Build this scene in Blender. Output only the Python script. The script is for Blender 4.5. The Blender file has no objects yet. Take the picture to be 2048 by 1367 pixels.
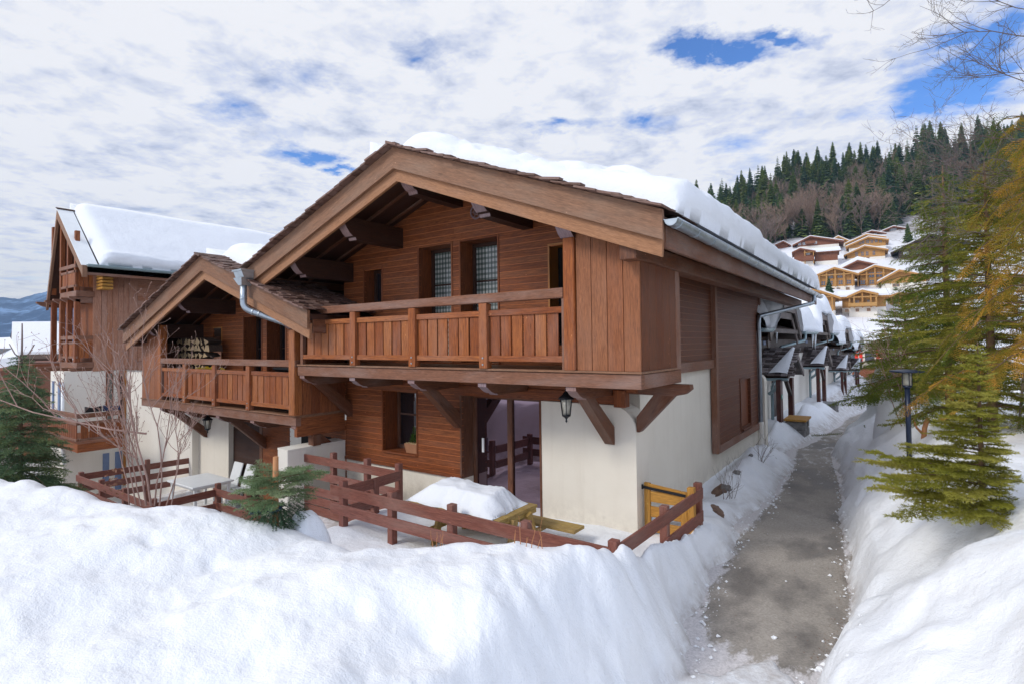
import bpy, math, random
import numpy as np
from mathutils import Vector, Matrix
C = bpy.context.scene
COL = C.collection
rad = math.radians
RNG = random.Random(7)

# ------------------------------------------------------------------ mesh builder
class MB:
    """collects boards, beams, prisms, tubes; build() links them as one mesh object"""
    def __init__(s):
        s.v = []; s.f = []; s.uv = []; s.t = []; s.sm = []
    def face(s, pts, uvs, tone, smooth=False):
        n = len(s.v); s.v += [tuple(p) for p in pts]
        s.f.append(tuple(range(n, n + len(pts)))); s.uv += uvs; s.t.append(tone); s.sm.append(smooth)
    def obox(s, o, a, b, c, tone=None, skip=''):
        """oriented box: corner o, edge vectors a (grain), b, c"""
        o, a, b, c = (Vector(x) for x in (o, a, b, c))
        if a.cross(b).dot(c) < 0: o = o + b; b = -b
        la, lb, lc = a.length, b.length, c.length
        t = RNG.random() if tone is None else tone
        ru, rv = RNG.random() * 40, RNG.random() * 40
        P = [o, o + a, o + a + b, o + b, o + c, o + a + c, o + a + b + c, o + b + c]
        n = len(s.v); s.v += [tuple(p) for p in P]
        def q(i, us, vs):
            s.f.append(tuple(n + k for k in i)); s.uv += [(ru + u, rv + v) for u, v in zip(us, vs)]; s.t.append(t); s.sm.append(False)
        q((3, 2, 1, 0), (0, la, la, 0), (lb, lb, 0, 0))
        q((4, 5, 6, 7), (0, la, la, 0), (0, 0, lb, lb))
        q((0, 1, 5, 4), (0, la, la, 0), (lb, lb, lb + lc, lb + lc))
        q((2, 3, 7, 6), (la, 0, 0, la), (2 * lb + lc,) * 2 + (2 * lb + 2 * lc,) * 2)
        q((1, 2, 6, 5), (0, lb, lb, 0), (0, 0, lc, lc))
        q((3, 0, 4, 7), (0, lb, lb, 0), (0, 0, lc, lc))
    def box(s, x0, y0, z0, x1, y1, z1, tone=None):
        d = (x1 - x0, y1 - y0, z1 - z0); ax = [(abs(d[0]), 0), (abs(d[1]), 1), (abs(d[2]), 2)]
        L = max(ax)[1]; e = [Vector((d[0], 0, 0)), Vector((0, d[1], 0)), Vector((0, 0, d[2]))]
        s.obox((x0, y0, z0), e[L], e[(L + 1) % 3], e[(L + 2) % 3], tone)
    def beam(s, p0, p1, w, h, tone=None, up=(0, 0, 1)):
        p0, p1, up = Vector(p0), Vector(p1), Vector(up)
        a = p1 - p0; sd = a.cross(up)
        if sd.length < 1e-6: sd = a.cross(Vector((0, 1, 0)))
        sd = sd.normalized() * w; u = sd.cross(a).normalized() * h
        s.obox(p0 - sd / 2 - u / 2, a, sd, u, tone)
    def prism(s, pts, ext, tone=None, g=(1, 0, 0), smooth=False):
        """pts: planar 3-D polygon; ext: extrusion vector; g: grain direction"""
        pts = [Vector(p) for p in pts]; ext = Vector(ext); g = Vector(g).normalized()
        nrm = Vector((0, 0, 0))
        for i in range(len(pts)): nrm += pts[i].cross(pts[(i + 1) % len(pts)])
        if nrm.dot(ext) > 0: pts.reverse()
        t = RNG.random() if tone is None else tone
        ru, rv = RNG.random() * 40, RNG.random() * 40
        w = g.cross(nrm).normalized()
        uv = lambda p: (ru + p.dot(g), rv + p.dot(w))
        s.face(pts, [uv(p) for p in pts], t)
        bk = [p + ext for p in reversed(pts)]
        s.face(bk, [uv(p) for p in bk], t)
        L = ext.length; acc = 0
        for i in range(len(pts)):
            p, q = pts[i], pts[(i + 1) % len(pts)]; l = (q - p).length
            if abs((q - p).normalized().dot(g)) > .5 or abs(ext.normalized().dot(g)) < .5:
                u4 = [(ru + acc, rv), (ru + acc + l, rv), (ru + acc + l, rv + L), (ru + acc, rv + L)]
            else:
                u4 = [(ru, rv + acc), (ru, rv + acc + l), (ru + L, rv + acc + l), (ru + L, rv + acc)]
            s.face([q, p, p + ext, q + ext], [u4[1], u4[0], u4[3], u4[2]], t, smooth); acc += l
    def tube(s, pts, r, n=8, tone=None, caps=True):
        pts = [Vector(p) for p in pts]; rs = r if isinstance(r, (list, tuple)) else [r] * len(pts)
        t = RNG.random() if tone is None else tone
        n0 = len(s.v); ref = Vector((0.31, 0.52, 0.79)); acc = 0; us = []
        for i, p in enumerate(pts):
            d = (pts[min(i + 1, len(pts) - 1)] - pts[max(i - 1, 0)]).normalized()
            x = d.cross(ref); x = x.normalized() if x.length > 1e-5 else d.orthogonal().normalized()
            y = d.cross(x)
            if i: acc += (pts[i] - pts[i - 1]).length
            us.append(acc)
            for k in range(n):
                a = 2 * math.pi * k / n; s.v.append(tuple(p + (x * math.cos(a) + y * math.sin(a)) * rs[i]))
        for i in range(len(pts) - 1):
            for k in range(n):
                k2 = (k + 1) % n; a, b = n0 + i * n, n0 + (i + 1) * n
                s.f.append((a + k, a + k2, b + k2, b + k))
                w = 2 * math.pi * rs[i] / n
                s.uv += [(us[i], k * w), (us[i], (k + 1) * w), (us[i + 1], (k + 1) * w), (us[i + 1], k * w)]; s.t.append(t); s.sm.append(True)
        if caps and n > 2:
            for base, rev in ((n0, True), (n0 + (len(pts) - 1) * n, False)):
                idx = [base + k for k in range(n)]
                if rev: idx.reverse()
                s.f.append(tuple(idx)); s.uv += [(0, 0)] * n; s.t.append(t); s.sm.append(False)
    def lathe(s, base, prof, n=16, tone=.5, axis=None):
        """prof: list of (r, z)"""
        b = Vector(base); n0 = len(s.v)
        for r, z in prof:
            for k in range(n):
                a = 2 * math.pi * k / n; s.v.append((b.x + r * math.cos(a), b.y + r * math.sin(a), b.z + z))
        for i in range(len(prof) - 1):
            for k in range(n):
                k2 = (k + 1) % n; A, B = n0 + i * n, n0 + (i + 1) * n
                s.f.append((A + k, A + k2, B + k2, B + k)); s.uv += [(0, 0), (.1, 0), (.1, .1), (0, .1)]; s.t.append(tone); s.sm.append(True)
        s.f.append(tuple(n0 + k for k in reversed(range(n)))); s.uv += [(0, 0)] * n; s.t.append(tone); s.sm.append(False)
        m = n0 + (len(prof) - 1) * n
        s.f.append(tuple(m + k for k in range(n))); s.uv += [(0, 0)] * n; s.t.append(tone); s.sm.append(False)
    def build(s, name, mat, parent=None, bevel=0, loc=None):
        return link_mesh(name, s.v, s.f, mat, parent, bevel, s.uv, s.t, s.sm, loc)

def link_mesh(name, v, f, mat, parent=None, bevel=0, uv=None, tone=None, smooth=None, loc=None):
    me = bpy.data.meshes.new(name)
    off = world_loc(parent) if parent else (Vector(loc) if loc else Vector((0, 0, 0)))
    va = np.asarray(v, dtype=float) - np.array(off)
    me.from_pydata(va.tolist() if len(va) < 50000 else va, [], f)
    if uv is not None:
        me.uv_layers.new(name='UVMap').data.foreach_set('uv', np.asarray(uv, dtype=np.float32).ravel())
    if tone is not None:
        me.attributes.new('tone', 'FLOAT', 'FACE').data.foreach_set('value', np.asarray(tone, dtype=np.float32))
    if smooth is not None:
        me.polygons.foreach_set('use_smooth', np.asarray(smooth, dtype=bool) if not isinstance(smooth, bool) else np.full(len(f), smooth))
    for m in (mat if isinstance(mat, (list, tuple)) else [mat]): me.materials.append(m)
    me.update()
    o = bpy.data.objects.new(name, me); COL.objects.link(o)
    if parent: o.parent = parent
    elif loc: o.location = loc
    if bevel:
        b = o.modifiers.new('b', 'BEVEL'); b.width = bevel; b.segments = 1; b.limit_method = 'ANGLE'
    return o

def grid_mesh(name, P, mat, parent=None, uv=None, smooth=True, loc=None, keep=None, wrap=False):
    """P: n x m x 3 array of points"""
    n, m, _ = P.shape; idx = np.arange(n * m).reshape(n, m)
    if wrap: idx = np.concatenate([idx, idx[:, :1]], 1)
    F = np.stack([idx[:-1, :-1], idx[:-1, 1:], idx[1:, 1:], idx[1:, :-1]], -1)
    F = F[keep] if keep is not None else F.reshape(-1, 4)
    V = P.reshape(-1, 3) - (np.array(world_loc(parent)) if parent else (np.array(loc) if loc else 0))
    me = bpy.data.meshes.new(name)
    me.vertices.add(len(V)); me.vertices.foreach_set('co', V.astype(np.float32).ravel())
    me.loops.add(F.size); me.loops.foreach_set('vertex_index', F.astype(np.int32).ravel())
    me.polygons.add(len(F)); me.polygons.foreach_set('loop_start', np.arange(0, F.size, 4, dtype=np.int32))
    me.polygons.foreach_set('use_smooth', np.full(len(F), smooth))
    me.update(calc_edges=True); me.validate()
    me.materials.append(mat)
    o = bpy.data.objects.new(name, me); COL.objects.link(o)
    if parent: o.parent = parent
    elif loc: o.location = loc
    return o

def tri_mesh(name, V, F, mat, parent=None, tone=None, smooth=False, loc=None):
    """fast path for many triangles or quads; V k x 3, F m x n ints"""
    V = np.asarray(V, dtype=np.float32); F = np.asarray(F, dtype=np.int32); n = F.shape[1]
    V = V - (np.array(world_loc(parent), dtype=np.float32) if parent else (np.array(loc, dtype=np.float32) if loc else 0))
    me = bpy.data.meshes.new(name)
    me.vertices.add(len(V)); me.vertices.foreach_set('co', V.astype(np.float32).ravel())
    me.loops.add(F.size); me.loops.foreach_set('vertex_index', F.ravel())
    me.polygons.add(len(F)); me.polygons.foreach_set('loop_start', np.arange(0, F.size, n, dtype=np.int32))
    me.polygons.foreach_set('use_smooth', np.full(len(F), smooth))
    me.update(calc_edges=True)
    if tone is not None:
        me.attributes.new('tone', 'FLOAT', 'FACE').data.foreach_set('value', np.asarray(tone, dtype=np.float32))
    me.materials.append(mat)
    o = bpy.data.objects.new(name, me); COL.objects.link(o)
    if parent: o.parent = parent
    elif loc: o.location = loc
    return o

def world_loc(o):
    l = Vector((0, 0, 0))
    while o: l = l + o.location; o = o.parent
    return l
def thing(name, label, cat, loc=(0, 0, 0), group=None):
    o = bpy.data.objects.new(name, None); COL.objects.link(o); o.location = loc; o.empty_display_size = .2
    return tag(o, label, cat, group)
def tag(o, label=None, cat=None, group=None, kind=None):
    if label: o['label'] = label
    if cat: o['category'] = cat
    if group: o['group'] = group
    if kind: o['kind'] = kind
    return o
def dup(root, loc=None, label=None, rz=0, sc=1):
    r = root.copy(); COL.objects.link(r)
    if loc is not None: r.location = loc
    r.rotation_euler = (0, 0, rz); r.scale = (sc, sc, sc)
    if label: r['label'] = label
    for ch in list(root.children):
        c = ch.copy(); COL.objects.link(c); c.parent = r
        for g in ch.children:
            d = g.copy(); COL.objects.link(d); d.parent = c
    return r

# ------------------------------------------------------------------ noise
def _hash(ix, iy, s):
    h = (ix * 374761393 + iy * 668265263 + s * 1274126177) & 0xffffffff
    h = ((h ^ (h >> 13)) * 1274126177) & 0xffffffff
    return ((h ^ (h >> 16)) & 0xffff) / 65535.0
def vnoise(x, y, s=0):
    x = np.asarray(x, float); y = np.asarray(y, float)
    ix = np.floor(x).astype(np.int64); iy = np.floor(y).astype(np.int64); fx = x - ix; fy = y - iy
    fx = fx * fx * fx * (fx * (fx * 6 - 15) + 10); fy = fy * fy * fy * (fy * (fy * 6 - 15) + 10)
    a = _hash(ix, iy, s); b = _hash(ix + 1, iy, s); c = _hash(ix, iy + 1, s); d = _hash(ix + 1, iy + 1, s)
    return (a + (b - a) * fx + (c - a) * fy + (a - b - c + d) * fx * fy) * 2 - 1
def fbm(x, y, s=0, o=4, g=.5):
    r = 0; a = 1; k = 1
    for i in range(o): r = r + a * vnoise(np.asarray(x) * k + 17.3 * i, np.asarray(y) * k - 9.1 * i, s + i); a *= g; k *= 2.03
    return r
def sst(a, b, x):
    t = np.clip((np.asarray(x, float) - a) / (b - a), 0, 1); return t * t * (3 - 2 * t)

# ------------------------------------------------------------------ materials
class NT:
    def __init__(s, name):
        s.m = bpy.data.materials.new(name); s.m.use_nodes = True; s.n = s.m.node_tree.nodes; s.l = s.m.node_tree.links
        s.n.clear(); s.out = s.add('ShaderNodeOutputMaterial'); s.b = s.add('ShaderNodeBsdfPrincipled')
        s.l.new(s.b.outputs[0], s.out.inputs[0])
    def add(s, t, **k):
        n = s.n.new(t)
        for a, v in k.items(): setattr(n, a, v)
        return n
    def set(s, node, sock, v):
        if hasattr(v, 'is_output') or isinstance(v, bpy.types.NodeSocket): s.l.new(v, node.inputs[sock])
        else: node.inputs[sock].default_value = v
    def noise(s, vec, scale, detail=4, rough=.55, dist=0):
        n = s.add('ShaderNodeTexNoise'); n.inputs['Scale'].default_value = scale; n.inputs['Detail'].default_value = detail
        n.inputs['Roughness'].default_value = rough; n.inputs['Distortion'].default_value = dist
        if vec is not None: s.l.new(vec, n.inputs['Vector'])
        return n.outputs[0]
    def mapping(s, vec, scale=(1, 1, 1), loc=(0, 0, 0), rot=(0, 0, 0)):
        n = s.add('ShaderNodeMapping'); s.l.new(vec, n.inputs[0]); n.inputs['Scale'].default_value = scale
        n.inputs['Location'].default_value = loc; n.inputs['Rotation'].default_value = rot; return n.outputs[0]
    def ramp(s, fac, stops):
        n = s.add('ShaderNodeValToRGB'); s.l.new(fac, n.inputs[0]); e = n.color_ramp.elements
        while len(e) < len(stops): e.new(.5)
        for i, (p, c) in enumerate(stops):
            e[i].position = p; e[i].color = (c, c, c, 1) if not isinstance(c, tuple) else (*c, 1)
        return n.outputs[0]
    def mix(s, fac, a, b, mode='MIX'):
        n = s.add('ShaderNodeMix', data_type='RGBA', blend_type=mode)
        for i, v in ((0, fac), (6, a), (7, b)):
            if isinstance(v, bpy.types.NodeSocket): s.l.new(v, n.inputs[i])
            else: n.inputs[i].default_value = v if i == 0 else (*v, 1)
        return n.outputs[2]
    def math(s, op, a, b=0, c=0):
        n = s.add('ShaderNodeMath', operation=op)
        for i, v in enumerate((a, b, c)):
            if isinstance(v, bpy.types.NodeSocket): s.l.new(v, n.inputs[i])
            else: n.inputs[i].default_value = v
        return n.outputs[0]
    def attr(s, name): return s.add('ShaderNodeAttribute', attribute_name=name).outputs['Fac']
    def obj(s): return s.add('ShaderNodeTexCoord').outputs['Object']
    def geo(s): return s.add('ShaderNodeNewGeometry').outputs['Position']
    def uv(s): return s.add('ShaderNodeTexCoord').outputs['UV']
    def bump(s, h, st=.3, d=.01, nrm=None):
        n = s.add('ShaderNodeBump'); n.inputs['Strength'].default_value = st; n.inputs['Distance'].default_value = d
        s.l.new(h, n.inputs['Height'])
        if nrm is not None: s.l.new(nrm, n.inputs['Normal'])
        s.l.new(n.outputs[0], s.b.inputs['Normal']); return n.outputs[0]
    def col(s, v): s.set(s.b, 'Base Color', v if isinstance(v, bpy.types.NodeSocket) else (*v, 1))
    def rough(s, v): s.set(s.b, 'Roughness', v)

def wood(name, c1, c2, grey=(.30, .25, .22), greyamt=.25, rough=.55, spread=.35, warm=.15, groove=None):
    t = NT(name); uv = t.uv(); tn = t.attr('tone')
    g1 = t.noise(t.mapping(uv, (1.1, 16, 1)), 3.2, 6, .6, .6)
    g2 = t.noise(t.mapping(uv, (3.0, 70, 1)), 4, 3, .5)
    big = t.noise(t.mapping(uv, (.7, 2.2, 1)), 1.6, 3)
    base = t.mix(t.ramp(g1, [(.30, 0.0), (.72, 1.0)]), c1, c2)
    fine = t.ramp(g2, [(.33, .62), (.66, 1.12)])
    base = t.mix(1, base, fine, 'MULTIPLY')
    # board to board tone and hue
    v = t.math('MULTIPLY_ADD', tn, spread, 1 - spread / 2)
    base = t.mix(1, base, t.mix(tn, (1 + warm, 1, 1 - warm), (1 - warm * .4, 1, 1 + warm * .5)), 'MULTIPLY')
    hsv = t.add('ShaderNodeHueSaturation'); t.l.new(base, hsv.inputs['Color']); t.l.new(v, hsv.inputs['Value']); base = hsv.outputs[0]
    wz = t.ramp(t.math('ADD', big, t.math('MULTIPLY', g2, .25)), [(.56, 0.0), (.86, greyamt)])
    base = t.mix(wz, base, grey)
    # knots
    vo = t.add('ShaderNodeTexVoronoi'); t.l.new(t.mapping(uv, (1.3, 4.5, 1)), vo.inputs['Vector']); vo.inputs['Scale'].default_value = 1.15
    kn = t.ramp(vo.outputs['Distance'], [(.035, .6), (.10, 0.0)])
    base = t.mix(kn, base, tuple(x * .35 for x in c1))
    v2 = t.add('ShaderNodeTexVoronoi'); t.l.new(t.mapping(uv, (5, 13, 1), (3.3, 1.7, 0)), v2.inputs['Vector']); v2.inputs['Scale'].default_value = 1.0
    base = t.mix(t.math('MULTIPLY', t.ramp(v2.outputs['Distance'], [(.05, .75), (.085, 0.0)]), t.ramp(t.noise(uv, 1.1, 2), [(.5, 0.0), (.62, 1.0)])), base, tuple(min(.7, x * 1.7 + .08) for x in c2))
    gv = t.math('LESS_THAN', tn, -.5); base = t.mix(gv, base, groove or tuple(min(1, x * 1.55) for x in c2))
    t.col(base); t.rough(t.ramp(g1, [(.2, rough - .08), (.8, rough + .12)]))
    t.bump(t.math('ADD', g1, t.math('MULTIPLY', g2, .6)), .35, .004)
    t.b.inputs['Specular IOR Level'].default_value = .3
    return t.m
def plain(name, c, rough=.5, metal=0, var=.15, scale=6, bump=0, bscale=60):
    t = NT(name); o = t.obj(); n = t.noise(o, scale, 5, .6)
    t.col(t.mix(t.ramp(n, [(.25, 0.0), (.75, 1.0)]), tuple(x * (1 - var) for x in c), tuple(min(1, x * (1 + var)) for x in c)))
    t.rough(rough); t.b.inputs['Metallic'].default_value = metal
    if bump: t.bump(t.noise(o, bscale, 4), bump, .01)
    return t.m

M = {}
M['siding'] = wood('siding_wood', (.125, .034, .011), (.36, .112, .034), grey=(.22, .10, .065), greyamt=.3, spread=.5)
M['rail'] = wood('rail_wood', (.165, .043, .011), (.43, .142, .036), grey=(.36, .22, .17), greyamt=.30, spread=.75, warm=.25)
M['barge'] = wood('barge_wood', (.175, .084, .046), (.325, .165, .092), grey=(.27, .20, .15), greyamt=.40, spread=.15, warm=.04)
M['barge_inner'] = wood('inner_barge_wood', (.29, .135, .062), (.45, .225, .115), greyamt=.15, spread=.15, warm=.04)
M['dark'] = wood('dark_wood', (.030, .011, .006), (.070, .027, .014), grey=(.1, .07, .06), greyamt=.2, spread=.3)
M['beam'] = wood('beam_wood', (.155, .062, .033), (.295, .132, .074), grey=(.30, .22, .19), greyamt=.55, spread=.15, warm=.05)
M['brace'] = wood('brace_wood', (0.091, 0.035, 0.018), (0.208, 0.081, 0.038), greyamt=.3, spread=.2)
M['fence'] = wood('fence_wood', (.15, .050, .036), (.31, .122, .090), grey=(.26, .17, .14), greyamt=.55, spread=.25, warm=.08)
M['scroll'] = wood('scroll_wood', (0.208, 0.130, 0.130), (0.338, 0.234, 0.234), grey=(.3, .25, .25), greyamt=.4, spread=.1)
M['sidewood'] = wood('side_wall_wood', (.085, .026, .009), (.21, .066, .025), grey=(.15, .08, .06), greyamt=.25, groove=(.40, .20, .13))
M['panelwood'] = wood('closet_panel_wood', (.185, .062, .024), (.35, .128, .050), grey=(.34, .19, .13), greyamt=.25, spread=.30)
M['yellow'] = wood('yellow_pine', (.36, .17, .03), (.60, .30, .055), grey=(.45, .30, .12), greyamt=.15, spread=.15, warm=.05)
M['yellowgreen'] = wood('treated_pine', (.30, .19, .05), (.46, .31, .09), greyamt=.3, spread=.2, warm=.05)
M['shingle'] = wood('shingle_wood', (0.091, 0.047, 0.034), (0.221, 0.124, 0.094), grey=(.27, .2, .18), greyamt=.5, spread=.8, warm=.1)
M['chalet_pine'] = wood('chalet_pine', (.40, .20, .055), (.56, .31, .10), greyamt=.1, spread=.25)
M['chalet_dark'] = wood('chalet_larch', (.15, .05, .022), (.27, .10, .05), greyamt=.2, spread=.3)

def stucco(name, c, dirt=(.55, .47, .36), splash=.62):
    t = NT(name); o = t.geo(); n = t.noise(o, 1.3, 6, .62); f = t.noise(o, 45, 5, .7)
    sp = t.ramp(t.noise(o, 7, 3), [(.70, 0.0), (.78, .35)])
    base = t.mix(t.ramp(n, [(.35, 0.0), (.8, .35)]), c, dirt)
    st = t.ramp(t.noise(t.mapping(o, (9, 9, .7)), 1, 4), [(.52, 0.0), (.75, .22)])
    base = t.mix(st, base, dirt)
    sz = t.add('ShaderNodeSeparateXYZ'); t.l.new(o, sz.inputs[0])
    spl = t.math('MULTIPLY', t.ramp(t.math('MULTIPLY_ADD', sz.outputs[2], 1.0, 3.0), [(.05, 1.0), (.75, 0.0)]), t.ramp(t.noise(o, 5.5, 6, .7), [(.38, 0.0), (.62, splash)]))
    base = t.mix(spl, base, (.36, .31, .25)); base = t.mix(sp, base, tuple(x * .8 for x in dirt))
    t.col(base); t.rough(.85); t.bump(t.math('ADD', f, t.math('MULTIPLY', n, .8)), .35, .006)
    return t.m
M['cream'] = stucco('cream_render', (.79, .735, .63), (.60, .53, .43))
M['cream2'] = stucco('pale_render', (.78, .74, .66), (.60, .55, .47), 0.0)
M['cream_left'] = stucco('lower_cream_render', (.79, .735, .63), (.60, .53, .43), 0.0)
M['zinc'] = plain('zinc', (.42, .47, .51), .35, .85, .18, 5)
M['zincd'] = plain('painted_zinc', (.30, .40, .43), .45, .4, .15, 5)
M['iron'] = plain('black_iron', (.012, .013, .016), .45, .3)
M['iron_navy'] = plain('dark_blue_paint', (.012, .022, .05), .35, .2)
M['white'] = plain('white_plastic', (.78, .80, .80), .4, 0, .05)
M['opening_shade'] = plain('opening_shade_black', (.010, .009, .009), .9)  # near-black colour stands in for the unlit depth of openings
M['stone'] = plain('rough_stone', (.20, .19, .18), .9, 0, .5, 9, .8, 14)
M['asphalt_grey'] = plain('grey_block', (.24, .24, .24), .9, 0, .2, 8, .3)
M['orange'] = plain('orange_wood', (.42, .16, .03), .5)
M['navy'] = plain('navy_blanket', (.02, .035, .09), .8)
M['yellow_cloth'] = plain('yellow_sheet', (.55, .36, .02), .6)
M['green'] = plain('green_mat', (.03, .25, .09), .8)
M['red'] = plain('red_paint', (.75, .03, .015), .5)
M['blue_grey'] = plain('blue_shutter', (.16, .22, .36), .6)
M['log_end'] = plain('log_end', (.50, .35, .19), .8, 0, .3, 14)
M['bark_log'] = plain('log_bark', (.07, .045, .03), .9, 0, .4, 20, .5)
M['terracotta'] = plain('terracotta', (.33, .15, .075), .8, 0, .15)
M['ice'] = plain('icicle', (.8, .85, .9), .15)
def glass(name, c=(.02, .022, .025), rough=.02, spec=.9):
    t = NT(name); t.col(c); t.rough(rough); t.b.inputs['Specular IOR Level'].default_value = spec; t.b.inputs['IOR'].default_value = 1.7
    return t.m
M['glass'] = glass('window_glass', (.012, .012, .016))
M['glass_far'] = glass('far_window_glass', (.05, .06, .09), .15)
M['glass_mauve'] = glass('tinted_door_glass', (.010, .008, .010), .015, 1.0); M['glass_mauve'].node_tree.nodes['Principled BSDF'].inputs['Specular Tint'].default_value = (1, .74, .92, 1); M['glass_mauve'].node_tree.nodes['Principled BSDF'].inputs['IOR'].default_value = 2.0
def lampglass():
    t = NT('lamp_glass'); t.col((.75, .72, .62)); t.rough(.3); t.b.inputs['Transmission Weight'].default_value = .6; return t.m
M['lampglass'] = lampglass()

def snow(name, c=(.87, .885, .90), lump=.5, dirty=0, fine=1.0):
    t = NT(name); p = t.geo()
    a = t.noise(p, 2.3, 6, .6); b = t.noise(p, 14, 5, .65); f = t.noise(p, 90, 3, .6)
    base = t.mix(t.ramp(a, [(.3, 0.0), (.7, 1.0)]), tuple(x * .965 for x in c), c)
    if dirty:
        d = t.ramp(t.noise(t.mapping(p, (1, 1, 1), (3, 5, 1)), 1.7, 7, .7), [(.54, 0.0), (.72, dirty)])
        base = t.mix(d, base, (.62, .50, .38))
        k = t.ramp(t.noise(p, 30, 2), [(.74, 0.0), (.78, dirty * .8)]); base = t.mix(k, base, (.25, .2, .15))
    t.col(base); t.rough(.7); t.b.inputs['Specular IOR Level'].default_value = .15
    h = t.math('ADD', t.math('MULTIPLY', a, lump * 1.6), t.math('MULTIPLY', b, lump * .45)); h = t.math('MULTIPLY_ADD', f, .10 * fine, h)
    t.bump(h, .55, .12)
    return t.m
M['snow'] = snow('snow', lump=.5)
M['snow_roof'] = snow('roof_snow', (.84, .865, .90), lump=.35)
M['snow_far'] = snow('far_snow', (.80, .815, .85), lump=.2)
M['icy'] = snow('icy_snow_edge', (.70, .68, .68), lump=.8, dirty=.5)
# ------------------------------------------------------------------ camera
def make_camera():
    yaw, pit, rol = rad(35.7645), rad(1.4906), rad(-.6630)
    d = Vector((-math.sin(yaw) * math.cos(pit), math.cos(yaw) * math.cos(pit), math.sin(pit)))
    r = Vector((math.cos(yaw), math.sin(yaw), 0)); u = r.cross(d)
    r2 = r * math.cos(rol) + u * math.sin(rol); u2 = u * math.cos(rol) - r * math.sin(rol)
    cam = bpy.data.cameras.new('camera'); o = bpy.data.objects.new('camera', cam); COL.objects.link(o)
    m = Matrix((r2, u2, -d)).transposed().to_4x4(); o.matrix_world = m
    cam.sensor_width = 36; cam.lens = 1093.35 / 2048 * 36; cam.shift_y = -(683.5 - 657.41) / 2048
    cam.clip_start = .05; cam.clip_end = 9000
    C.camera = o
    return r2, u2, d
RR, UU, DD = make_camera()
def ray(x, y): return DD + RR * ((x - 1024) / 1093.35) - UU * ((y - 657.41) / 1093.35)
def onX(x, y, k): v = ray(x, y); return v * (k / v.x)
def onY(x, y, k): v = ray(x, y); return v * (k / v.y)
def onZ(x, y, k): v = ray(x, y); return v * (k / v.z)
def onD(x, y, k): return ray(x, y) * k            # at camera depth k

# ------------------------------------------------------------------ light
SUN_EL, SUN_AZ = rad(37), math.atan2(-.82, -.42)      # towards the sun: from the left and a little behind the viewer
sd = Vector((math.cos(SUN_AZ) * math.cos(SUN_EL), math.sin(SUN_AZ) * math.cos(SUN_EL), math.sin(SUN_EL)))
L = bpy.data.lights.new('sun', 'SUN'); L.energy = 2.3; L.angle = rad(16); L.color = (1, .95, .87)
so = bpy.data.objects.new('sun', L); COL.objects.link(so); so.rotation_euler = sd.to_track_quat('Z', 'Y').to_euler(); so.location = (-20, -20, 30)

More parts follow.
